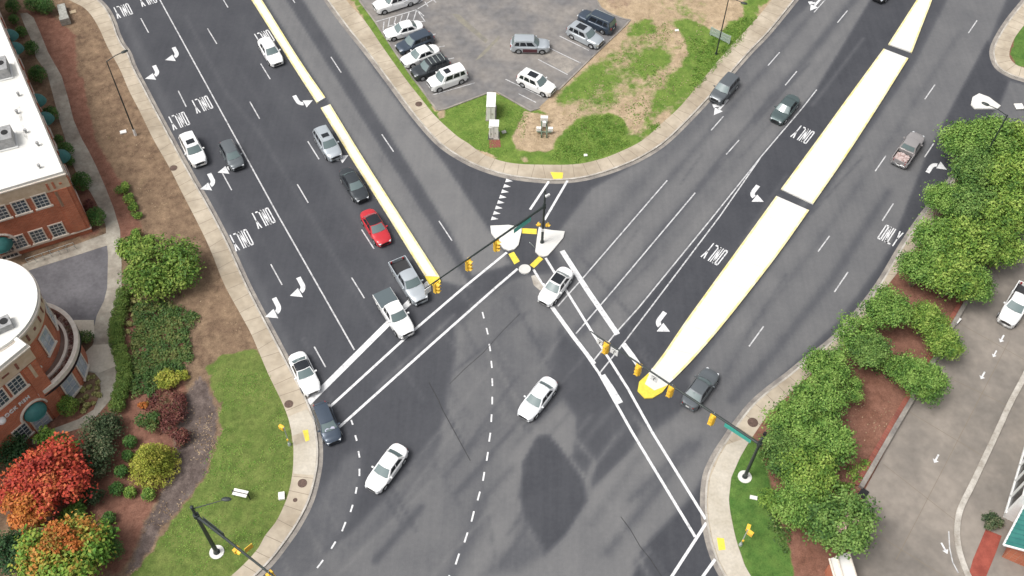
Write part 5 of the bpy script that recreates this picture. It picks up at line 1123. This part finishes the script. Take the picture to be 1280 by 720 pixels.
ring_part(3.3, 5.15, 0, 3.7, 'bay_wall', M['brick']); ring_part(5.16, 5.62, 3.6, 3.72, 'balcony_edge', M['black'], par=bal)
rp = random.Random(5); bl_ = [(BC.x + 4.9 * math.cos(t), BC.y + 4.9 * math.sin(t), 4.15, .22, .22, .14) for t in np.linspace(a0 + .05, a1 - .05, 34) if rp.random() < .8]
o = link('balcony_plants', leaves_mesh('balcony_plants', bl_, 900, .07, LM['redbush'], 4), bal)
for an in (-1.25, -.85, -.4, .05): 
    n_ = V2(math.cos(an), math.sin(an)); t_ = V2(-n_.y, n_.x); window(bB, BC + n_ * 5.15 + V2(0, 0, 1.8), t_, n_, 1.35, 2.5, 2, 3, glass='winpale')
# facade of block B
def onB(x, y, z): p = PL(x, y, CB, nF) - CB; p.z = z; return p
for x, y, z in ((20, 480, 7.3), (0, 500, 7.3), (27, 540, 1.65)): window(bB, onB(x, y, z), d, nF, 1.25, 1.85)
for k in (10.4, 13.6, 16.8): window(bB, d * k + V2(0, 0, 7.3), d, nF, 1.25, 1.85); window(bB, d * k + V2(0, 0, 1.65), d, nF, 1.25, 1.85)
dp = onB(42, 513, 0); dp.z = 2.85; awning_dome(bB, dp, d, nF, 2.1, 1.05, 1.0)
ar = MB()
for i in range(14):
    q0_ = math.pi * i / 14; q1_ = math.pi * (i + 1) / 14; r1 = 1.32
    ar.tube(dp + d * r1 * math.cos(q0_) + V2(0, 0, r1 * math.sin(q0_)) + nF * .05, dp + d * r1 * math.cos(q1_) + V2(0, 0, r1 * math.sin(q1_)) + nF * .05, .13, n=6)
ar.build('arch_trim', M['trim'], bB)
window(bB, dp - V2(0, 0, 1.65), d, nF, 1.4, 2.2, 2, 4, glass='winpale', name='door')
for k, nm in ((.75, 'pilaster'), (9.3, 'pilaster')):
    pl_ = MB(); facebox(pl_, d * k + V2(0, 0, 4.2), d, nF, 1.4, 8.2, .12); o = pl_.build('pilaster', M['brick'], bB); c_ = MB(); facebox(c_, d * k + V2(0, 0, HB - 2.9), d, nF, .28, 1.9, .05, off=.125); c_.build('pilaster_strip', M['cornice'], o)
for k in range(12): g = MB(); facebox(g, d * (1.6 + k * 1.15) + V2(0, 0, HB - 1.1), d, nF, .7 if k % 2 else .22, .2 if k % 2 else .8, .05, off=.07); g.build('cornice_inlay', M['brick2'], bB)
# lettering on the wall
cu = bpy.data.curves.new('lettering', 'FONT'); cu.body = 'ROCK FISH'; cu.size = .54; cu.extrude = .05; cu.align_x = 'CENTER'; cu.align_y = 'CENTER'; cu.space_character = 1.12; cu.offset = .012
to = bpy.data.objects.new('tmp', cu); COL.objects.link(to); dg = bpy.context.evaluated_depsgraph_get(); tm = bpy.data.meshes.new_from_object(to.evaluated_get(dg)); bpy.data.objects.remove(to); tm.materials.clear(); tm.materials.append(M['sign_white'])
lo = bpy.data.objects.new('wall_lettering', tm); COL.objects.link(lo); lo.parent = bB; lp = onB(17, 511, 0); xr = -d; Mx = Matrix(((xr.x, 0, nF.x, 0), (xr.y, 0, nF.y, 0), (0, 1, 0, 0), (0, 0, 0, 1)))
pz = PL(19, 509.5, CB, nF); lo.matrix_parent_inverse = Matrix.Identity(4); Mx.translation = V2(pz.x, pz.y, pz.z) - CB + nF * .07; lo.matrix_basis = Mx
pz = PL(1, 525, CB, nF) - CB + nF * .1; MB().ell((pz.x, pz.y, pz.z), (.38, .38, .38), 14, 8).build('wall_globe_lamp', M['sign_white'], bB, smooth=True)
hvac('dark box unit on the lower flat roof behind the round tower', G(3, 413, HB), .6, (2.0, 1.2, .9))
# ---- building C: bottom right corner, teal metal roof
bC = empty('teal_roofed_building', G(1275, 680), 0, label='white and brick building with teal standing seam roof, bottom right corner', cat='building')
c0 = G(1275, 680); a = G(1253, 647) - c0; b = G(1281, 553) - c0; t_ = (b - a).normalized(); n_ = V2(-t_.y, t_.x); n_ = n_ if n_.x < 0 else -n_
MB().prism([a, b + t_ * 6, b + t_ * 6 - n_ * 14, a - n_ * 14], 0, 5.6).build('wall', M['sign_white'], bC)
MB().prism([a + n_ * .3 - t_ * .3, b + t_ * 6 + n_ * .3, b + t_ * 6 - n_ * 14, a - n_ * 14], 5.6, 5.9).build('roof', M['awning'], bC)
L_ = (b - a).length + 6
for k in range(6):
    for z0_, hh in ((1.0, 3.2),):
        window(bC, a + t_ * (.9 + k * 1.75) + V2(0, 0, z0_ + hh / 2), t_, n_, 1.35, hh, 1, 1, frame='sign_white', glass='windark')
r0 = G(1254, 681, 3.0) - c0; r1 = G(1282, 625, 4.6) - c0; ev = (G(1282, 693, 3.0) - c0 - r0).normalized()
rf = MB(); A_, B_ = r0, r0 + (G(1282, 628, 3.0) - G(1254, 681, 3.0)); nrm = V2(ev.x, ev.y); bb = (B_ - A_).normalized()
P1, P2, P3, P4 = A_ - bb * 0, B_ + bb * 2, B_ + bb * 2 + nrm * 7 + V2(0, 0, 2.2), A_ + nrm * 7 + V2(0, 0, 2.2); dn = V2(0, 0, .12)
rf.add([P1, P2, P3, P4, P1 - dn, P2 - dn, P3 - dn, P4 - dn], [(0, 1, 2, 3), (7, 6, 5, 4), (0, 4, 5, 1), (1, 5, 6, 2), (2, 6, 7, 3), (3, 7, 4, 0)]); ro = rf.build('canopy_roof', mat('teal_metal', (.03, .17, .15), (.05, .22, .19), scale=1.0, rough=.4, metal=.2), bC)
sm = MB(); nn_ = 14
for k in range(nn_ + 1): q = P1.lerp(P2, k / nn_) + V2(0, 0, .02); q2 = P4.lerp(P3, k / nn_) + V2(0, 0, .02); sm.tube(q, q2, .05, n=4)
sm.build('roof_seam', M['awning'], ro); fs_ = MB(); fs_.tube(P1, P4, .10, n=4); fs_.tube(P1, P2, .10, n=4); fs_.build('fascia', M['sign_white'], ro)
w0 = A_ + nrm * .8 + bb * .6; MB().prism([V2(w0.x, w0.y), V2((w0 + bb * 8).x, (w0 + bb * 8).y), V2((w0 + bb * 8 + nrm * 9).x, (w0 + bb * 8 + nrm * 9).y), V2((w0 + nrm * 9).x, (w0 + nrm * 9).y)], 0, 2.95).build('brick_wing', M['brick'], bC)
bw = MB().prism(GP([(1232, 662), (1252, 670), (1245, 690), (1232, 722), (1210, 722), (1216, 700)], .1), .05, .13).build('brick_paving', mat('red_paving', (.22, .045, .03), (.32, .075, .05), scale=1.2, fine=.1)); bw['kind'] = 'structure'
# ---- long white roof at the bottom
e = empty('white_roofed_shed', G(1052, 712), 0, label='long narrow white roofed structure at the bottom edge under the pink blossom tree', cat='shed')
c0 = G(1052, 712); p1, p2, p3, p4 = [G(x, y, 2.2) - c0 for x, y in ((1036, 699), (1061, 690), (1082, 760), (1055, 768))]
MB().prism([p1 * 1, p2, p3, p4], 2.1, 2.25).build('roof', M['roofwhite'], e)
mdl = MB(); m1 = (p1 + p2) / 2; m2_ = (p3 + p4) / 2
for q, w_ in ((0.02, .10), (.38, .12), (.98, .10)): s0 = p1.lerp(p2, q); s1 = p4.lerp(p3, q); mdl.tube(V2(s0.x, s0.y, 2.3), V2(s1.x, s1.y, 2.3), w_, n=6)
mdl.build('roof_edge', M['trim'], e); ins = lambda v, k=.12: m1.lerp(m2_, .5) + (v - m1.lerp(m2_, .5)) * (1 - k)
MB().prism([V2(ins(p).x, ins(p).y) for p in (p1, p2, p3, p4)], 0, 2.1).build('wall', M['brick'], e)
# ---- brick wall along the brown lot
wl = [(1078, 612), (1121, 537), (1147, 493), (1192, 410), (1214, 372), (1245, 312)]; L = GP(wl, .1)
we = empty('brick_retaining_wall', L[0], 0, label='low brick retaining wall with pale cap along the brown concrete lot', cat='wall'); Lr = [p - L[0] for p in L]
o0 = offset(Lr, .35); o1 = offset(Lr, .95); 
MB().prism([V2(p.x, p.y) for p in Lr] + [V2(p.x, p.y) for p in offset(Lr, .42)[::-1]], -.1, .42).build('cap', M['gutter'], we); MB().prism([V2(p.x, p.y) for p in offset(Lr, .43)] + [V2(p.x, p.y) for p in offset(Lr, .85)[::-1]], -.1, .22).build('brick_course', M['brick2'], we)
tag(MB().box(tuple(G(1079, 617, .15)), (.9, .7, .2), .9).build('storm_drain', M['black']), 'dark square drain at the lower end of the brick lot wall', 'drain')
tag(MB().box(tuple(G(1197, 401, .35)), (.8, .35, .25), .8).build('white_stub', M['sign_white']), 'small white box on the brick wall beside a yellow green tree', 'box')

# ================================================================== SIGNALS, LAMPS AND STREET FURNITURE
def signal(par, p, fdir, n=3, s=1.45):
    """hanging signal head, lenses facing fdir"""
    f = Vector(fdir).normalized(); a = math.atan2(f.y, f.x) - math.pi / 2; w_, h_ = .38 * s, .36 * s * n; dpt = .22 * s
    hb = MB().box((p.x, p.y, p.z), (w_, dpt, h_), a).build('traffic_signal', M['sigyel'], par, bevel=.03)
    MB().tube(p + V2(0, 0, h_ / 2), p + V2(0, 0, h_ / 2 + .25), .035, n=6).build('hanger', M['galv'], hb)
    for k in range(n):
        c = p + f * (dpt / 2) + V2(0, 0, h_ / 2 - (k + .5) * h_ / n); r_ = .135 * s
        MB().tube(c, c + f * .03, r_, n=14).build('lens', M[('red_lens', 'amber_lens', 'green_lens')[min(k, 2)]], hb)
        t_ = V2(-f.y, f.x); vs = []; m_ = 8
        for i in range(m_ + 1):
            q = math.radians(-25 + 230 * i / m_); o_ = t_ * math.cos(q) * r_ * 1.12 + V2(0, 0, math.sin(q) * r_ * 1.12); vs += [c + o_, c + o_ + f * (.26 * s * (1 if 2 <= i <= 6 else .6))]
        MB().add(vs, [(2 * i, 2 * i + 1, 2 * i + 3, 2 * i + 2) for i in range(m_)]).build('visor', M['sigyel'], hb)
def hang_sign(par, name, c, t, w_, h_, n, m_, thick=.05):
    a = math.atan2(t.y, t.x); return MB().box((c.x, c.y, c.z), (w_, thick, h_), a).build(name, m_, par)
def mast(base_px, ztop, arm_px, zarm0, zarm1, lab, signals, face, r=.17, footing=True):
    b = G(*base_px); e = empty('signal_mast', b, 0, label=lab, cat='traffic signal', group='traffic signal masts')
    MB().tube((0, 0, .1), (0, 0, ztop), r, r * .62, 14).build('pole', M['pole'], e); MB().tube((0, 0, .12), (0, 0, .35), r * 1.6, r * 1.3, 14).build('pole_base', M['pole'], e)
    if footing: MB().tube((0, 0, 0), (0, 0, .2), .62, n=24).build('footing', M['median'], e)
    MB().ell((0, 0, ztop), (r * .8, r * .8, r * .6), 12, 6).build('pole_cap', M['pole'], e)
    a0 = V2(0, 0, zarm0); a1 = G(*arm_px, zarm1) - b; MB().path([a0, a0.lerp(a1, .5), a1], [.13, .095, .055], 10).build('mast_arm', M['pole'], e)
    t = (a1 - a0).normalized(); MB().tube(a0 + V2(0, 0, .25), a0 - V2(0, 0, .25), r * 1.25, n=12).build('arm_clamp', M['pole'], e)
    out = []
    for q in signals:
        n = q[1] if len(q) > 1 else 3; p = a0.lerp(a1, q[0]) - V2(0, 0, .85); signal(e, p, face, n)
    return e, a0, a1, t
nSE = V2(.80, -.60)
# 1: on the island
e, a0, a1, t = mast((677.5, 304), 8.3, (531, 361), 5.9, 6.4, 'black signal mast on the white triangle island, arm over the exit lanes', [(.915,), (.655,), (.42,)], V2(.80, -.6), .15, False)
th = V2(t.x, t.y).normalized(); f = V2(th.y, -th.x); f = f if f.y < 0 else -f
hang_sign(e, 'street_name_sign', a0.lerp(a1, .20) - V2(0, 0, .42) + f * .1, th, 2.3, .62, f, M['green_sign'])
hang_sign(e, 'white_sign', a0.lerp(a1, .985) - V2(0, 0, .35) + f * .12, th, .75, .8, f, M['sign_white'])
mb = MB().box((.25, -.05, 7.6), (.5, .22, .22), .6); mb.build('camera', M['sign_white'], e, bevel=.03)
for s in (-1, 1): signal(e, V2(s * .42, -.05, 3.1), V2(s * .8, -.6), 1, 1.0)
hang_sign(e, 'street_sign_panel', V2(.0, -.16, 2.3), V2(1, 0), .3, .4, None, M['sign_white'])
# 2: right
e, a0, a1, t = mast((930.5, 597), 7.4, (738, 414), 6.4, 6.8, 'black signal mast with the longest arm, beside the right pavement', [(.255,), (.50,), (.695,), (.895,)], V2(-.55, -.83))
th = V2(t.x, t.y).normalized(); f = V2(-.55, -.83)
hang_sign(e, 'street_name_sign', a0.lerp(a1, .115) - V2(0, 0, .35) + f * .1, th, 2.6, .5, f, M['green_sign'])
for q, w_ in ((.935, .6), (.845, .8), (.60, .7)):
    o = hang_sign(e, 'lane_sign', a0.lerp(a1, q) - V2(0, 0, .55) + f * .08, th, w_, .8, f, M['sign_white']); p = a0.lerp(a1, q) - V2(0, 0, .55) + f * .115
    ar_ = MB(); u = V2(0, 0, 1)
    for x, z, ww, hh in ((0, -.1, .07, .36), (-.09, .1, .2, .07), (.0, .30, .4, .05)): c = p + th * x + u * z; ar_.box((c.x, c.y, c.z), (ww, .012, hh), math.atan2(th.y, th.x))
    ar_.build('sign_symbol', M['black'], o)
MB().tube((.2, .3, 7.5), (.35, .55, 7.5), .16, .12, 10).build('camera', M['black'], e)
# 3: lower left
e, a0, a1, t = mast((271.5, 691), 9.2, (395, 762), 7.6, 7.9, 'thick black signal mast with street lamp on the lower left lawn', [(.33, 1), (.62,), (.82,)], V2(.8, -.6), .2)
th = V2(t.x, t.y).normalized(); lamp = G(283, 624, 9.0) - G(271.5, 691); MB().tube((0, 0, 8.9), lamp, .05, .035, 8).build('lamp_arm', M['pole'], e)
MB().ell((lamp.x, lamp.y, lamp.z), (.42, .2, .12), 12, 6).build('lamp_head', M['pole'], e)
f = V2(-th.y, th.x); f = f if f.y > 0 else -f
hang_sign(e, 'street_name_sign', a0.lerp(a1, .15) + V2(0, 0, .38) + f * .12, th, 2.3, .5, f, M['pole'])
pq = G(311, 685, 7.6) - G(271.5, 691); hang_sign(e, 'yellow_sign', pq, V2(.7, .7), .7, .7, None, M['sigyel'])
# pedestrian posts
def ped(base, lab, z=3.2, ang=(.3, 1.6)):
    b = G(*base, .12); e = empty('pedestrian_signal_post', b, 0, label=lab, cat='signal post', group='pedestrian signal posts')
    MB().tube((0, 0, 0), (0, 0, z), .055, .05, 8).build('post', M['galv'], e); MB().tube((0, 0, 0), (0, 0, .3), .17, .12, 10).build('post_base', M['galv'], e)
    for k, a in enumerate(ang):
        c = V2(math.cos(a) * .30, math.sin(a) * .30, z - .25 - .45 * k * 0); o = MB().box((c.x, c.y, c.z), (.5, .3, .5), a).build('signal_head', M['sigyel'], e, bevel=.03)
        q = c + V2(math.cos(a), math.sin(a)) * .26; MB().box((q.x, q.y, q.z), (.02, .22, .38), a).build('signal_face', M['black'], o)
    MB().box((0, -.1, 1.1), (.14, .1, .25)).build('push_button', M['sigyel'], e)
ped((362, 556), 'slim pale post with yellow signal head beside the left corner ramp', ang=(2.6,)); ped((925.5, 681), 'slim pale post with two yellow heads on the right lawn', ang=(-.7, 1.2))
tag(MB().tube(tuple(G(668, 309)), tuple(G(662, 303, .9)), .05, n=8).build('push_button_post', M['galv']), 'short thin pale post standing between the two white islands', 'post')
# street lamps
def lamp(base, head_px, zt, lab, zh=None, white_base=False, col='pole', r=.09):
    b = G(*base, .12); e = empty('street_lamp', b, 0, label=lab, cat='street lamp', group='black street lamps'); zh = zh or zt
    MB().tube((0, 0, 0), (0, 0, zt), r, r * .6, 10).build('pole', M[col], e); h = G(*head_px, zh) - b
    MB().path([(0, 0, zt), (h.x * .5, h.y * .5, (zt + h.z) / 2 + .12), h], [.05, .045, .04], 8).build('arm', M[col], e); a = math.atan2(h.y, h.x)
    hd = MB().ell((0, 0, 0), (.42, .19, .12), 12, 6).build('lamp_head', M[col], e, smooth=True); hd.location = h; hd.rotation_euler = (0, 0, a)
    MB().tube((0, 0, 0), (0, 0, .9 if white_base else .3), .17, .13, 10).build('pole_base', M['sign_white'] if white_base else M[col], e)
    return e
lamp((169.5, 169), (155.5, 64.5), 10.8, 'tall black street lamp with white base beside the left pavement', zh=11.2, white_base=True)
lamp((895, 68), (930, 4), 8.3, 'tall black street lamp on the grass beside the upper right pavement')
lb = G(1259, 145, 9.6); 
e = empty('street_lamp', V2(lb.x, lb.y, .12), 0, label='black street lamp rising from the right grove, arm over the white teardrop island', cat='street lamp', group='black street lamps')
MB().tube((0, 0, 0), (0, 0, 9.6), .10, .07, 10).build('pole', M['pole'], e); h = G(1232, 130, 9.9) - V2(lb.x, lb.y, .12)
MB().path([(0, 0, 9.5), h * .5 + V2(0, 0, 4.9), h], [.05, .045, .04], 8).build('arm', M['pole'], e); hd = MB().ell((0, 0, 0), (.45, .2, .12), 12, 6).build('lamp_head', M['pole'], e, smooth=True); hd.location = h; hd.rotation_euler = (0, 0, math.atan2(h.y, h.x))
# stone block, cabinets, sign
b = G(83, 30, .12); q1 = G(80.5, 11, .12) - b; q2 = G(86, 33, .12) - b; dr = (q2 - q1).normalized()
e = empty('stone_block', b, math.atan2(dr.y, dr.x), label='long grey stone block lying on the dead grass, upper left', cat='stone block')
MB().box((-1.6, 0, .4), (3.1, .95, .75)).build('block', M['stone'], e, bevel=.05); MB().box((-.1, 0, .48), (.7, 1.15, .95)).build('end_block', M['stone'], e, bevel=.05)
def cabinet(px, d_, lab, nm='utility_cabinet', rz=0.0, base=True):
    b = G(*px, .12); e = empty(nm, b, rz, label=lab, cat='cabinet', group='white cabinets on the grass wedge')
    MB().box((0, 0, d_[2] / 2 + .1), d_).build('body', M['cab'], e, bevel=.02); MB().box((0, 0, d_[2] + .13), (d_[0] + .1, d_[1] + .1, .06)).build('lid', M['sign_white'], e, bevel=.01); MB().box((0, 0, .05), (d_[0] + .25, d_[1] + .25, .1)).build('plinth', M['gutter'], e)
    MB().box((0, -d_[1] / 2 - .012, d_[2] / 2 + .1), (.03, .02, d_[2] * .8)).build('door_gap', M['iron'], e)
    MB().box((d_[0] * .15, -d_[1] / 2 - .03, d_[2] / 2), (.04, .05, .2)).build('handle', M['iron'], e)
cabinet((614, 142), (.95, 2.3, 2.05), 'tall deep white cabinet nearest the point of the parking lot'); cabinet((617.5, 170), (1.0, 1.0, 1.9), 'squarer white cabinet with grey front and red brick at its foot')
cabinet((613.5, 172), (.35, .5, 1.7), 'narrow grey box pressed against the left side of the squarer cabinet')
tag(MB().prism(GP([(611, 174), (625, 174), (626, 184), (612, 185)], .12), .1, .14).build('brick_pad', M['brick2']), kind='structure')
b = G(680, 165, .12); e = empty('valve_assembly', b, 0, label='water valve assembly with green pipes and small cream boxes on bare soil', cat='valves', group=None)
for x, y, s in ((0, 1.5, (.85, .45, .6)), (-.62, -.15, (.55, .35, .5)), (.72, -.15, (.55, .35, .5)), (0, .6, (.42, .3, .7))): MB().box((x, y, s[2] / 2 + .35), s).build('valve_box', M['cab'], e, bevel=.03)
pm = mat('green_pipe', (.09, .14, .09), (.14, .17, .12), scale=4, rough=.6)
for a_, b_ in (((-.3, -.9, .4), (-.3, 1.5, .4)), ((.3, -.9, .4), (.3, 1.5, .4)), ((-.8, -.4, .4), (.8, -.4, .4)), ((-.3, .8, .5), (.3, .8, .5)), ((-.3, -.9, 0), (-.3, -.9, .5)), ((.3, -.9, 0), (.3, -.9, .5))): MB().tube(a_, b_, .08, n=8).build('pipe', pm, e)
def flatbox(nm, px, d_, m_, lab, cat_, rz=0): c = G(*px, .12 + d_[2] / 2); tag(MB().box(tuple(c), d_, rz).build(nm, m_, bevel=.02), lab, cat_)
flatbox('ground_box', (352, 620), (.55, .7, .25), M['cab'], 'small white box in the lower left lawn beside the pavement', 'box', .2)
flatbox('ground_box', (942, 622), (.65, .35, .12), M['cab'], 'small pale green box flush in the right lawn', 'box', -.2)
flatbox('ground_box', (154, 165), (.7, .5, .15), M['cab'], 'small white box beside the foot of the left street lamp', 'box', .4)
flatbox('ground_box', (630, 165), (.5, .4, .12), M['stone'], 'low grey lid on grass right of the squarer white cabinet', 'box', .4)
flatbox('ground_box', (846, 38), (.5, .3, .15), M['cab'], 'small pale box in the rough grass below the upper right lamp', 'box', .2)
flatbox('ground_box', (732, 194), (.4, .3, .12), M['cab'], 'small pale lid in the grass above the corner ramp', 'box', .2)
flatbox('fire_hydrant_cover', (91, 15), (.8, .6, .10), mat('tan_slab', (.35, .27, .17), (.5, .4, .28), scale=3), 'tan flat slab beside the long grey stone block', 'slab', .5)
# yard sign
b = G(303, 622, .12); e = empty('yard_sign', b, -.2, label='white board between two black posts standing on the lower left lawn', cat='sign')
for s in (-1, 1): MB().tube((s * .72, 0, 0), (s * .72, 0, 1.15), .05, n=8).build('post', M['black'], e)
bd = MB().box((0, 0, .95), (1.3, .62, .05)); o = bd.build('board', M['cab'], e)
MB().tube((-.72, .0, 1.0), (.72, 0, 1.0), .035, n=6).build('rail', M['black'], e)
# low pale sign beside the upper right lamp
b = G(899, 50, .12); q = G(913, 57, .12) - G(881, 41, .12); e = empty('ground_sign', b, math.atan2(q.y, q.x), label='long low grey green sign with slats beside the upper right street lamp', cat='sign')
sgm = mat('sage_board', (.25, .31, .26), (.36, .42, .36), scale=3)
for z in (.35, .75, 1.15): MB().box((0, 0, z), (2.9, .07, .30)).build('slat', sgm, e)
for s in (-1.3, 0, 1.3): MB().box((s, .06, .65), (.12, .12, 1.3)).build('post', sgm, e)
flatbox('ground_box', (1274, 133), (1.0, .9, .12), M['cab'], 'square white pad on the side road right of the teardrop island', 'pad', .1)

# membrane seams on the white roofs, expansion joints on the medians
SEAM = mat('seam', (.60, .59, .56), rough=.9)
for k in range(1, 12):
    p = dN * (k * 2.6); q = p + dW * (WA_ - .8) + nS * 0; MB().quad(p + dW * .5 + V2(0, 0, HA - .034), p + dW * .5 + dN * .05 + V2(0, 0, HA - .034), q + dN * .05 + V2(0, 0, HA - .034), q + V2(0, 0, HA - .034)).build('membrane_seam', SEAM, bA)
for k in range(1, 7):
    p = bk * (k * 2.2) + d * .5; q = p + d * 20; MB().quad(p + V2(0, 0, HB - .02), p + bk * .05 + V2(0, 0, HB - .02), q + bk * .05 + V2(0, 0, HB - .02), q + V2(0, 0, HB - .02)).build('membrane_seam', SEAM, bB)
MJ = mat('median_joint', (.50, .49, .46), rough=.9)
def mjoint(Lpx, Rpx, par, n):
    A = resample(S(Lpx, 4), .25); B = resample(S(Rpx, 4), .25)
    for k in range(1, n):
        a = A[int(k / n * (len(A) - 1))]; b = B[int(k / n * (len(B) - 1))]; t_ = (b - a).normalized(); a = a + t_ * .26; b = b - t_ * .26; m_ = V2(-t_.y, t_.x) * .02
        MB().quad(*[V2(v.x, v.y, .1675) for v in (a + m_, a - m_, b - m_, b + m_)]).build('expansion_joint', MJ, par)
mjoint([(401, 136), (440, 200), (484, 270), (531, 346)], [(413, 131.5), (455, 200), (503, 275), (549.5, 347)], m2, 9)
mjoint([(970, 246), (928, 304), (886, 362), (855, 405), (830, 442), (810, 468)], [(1011, 264), (975, 315), (939, 362), (900, 411), (868, 448), (842, 475)], m5, 8)
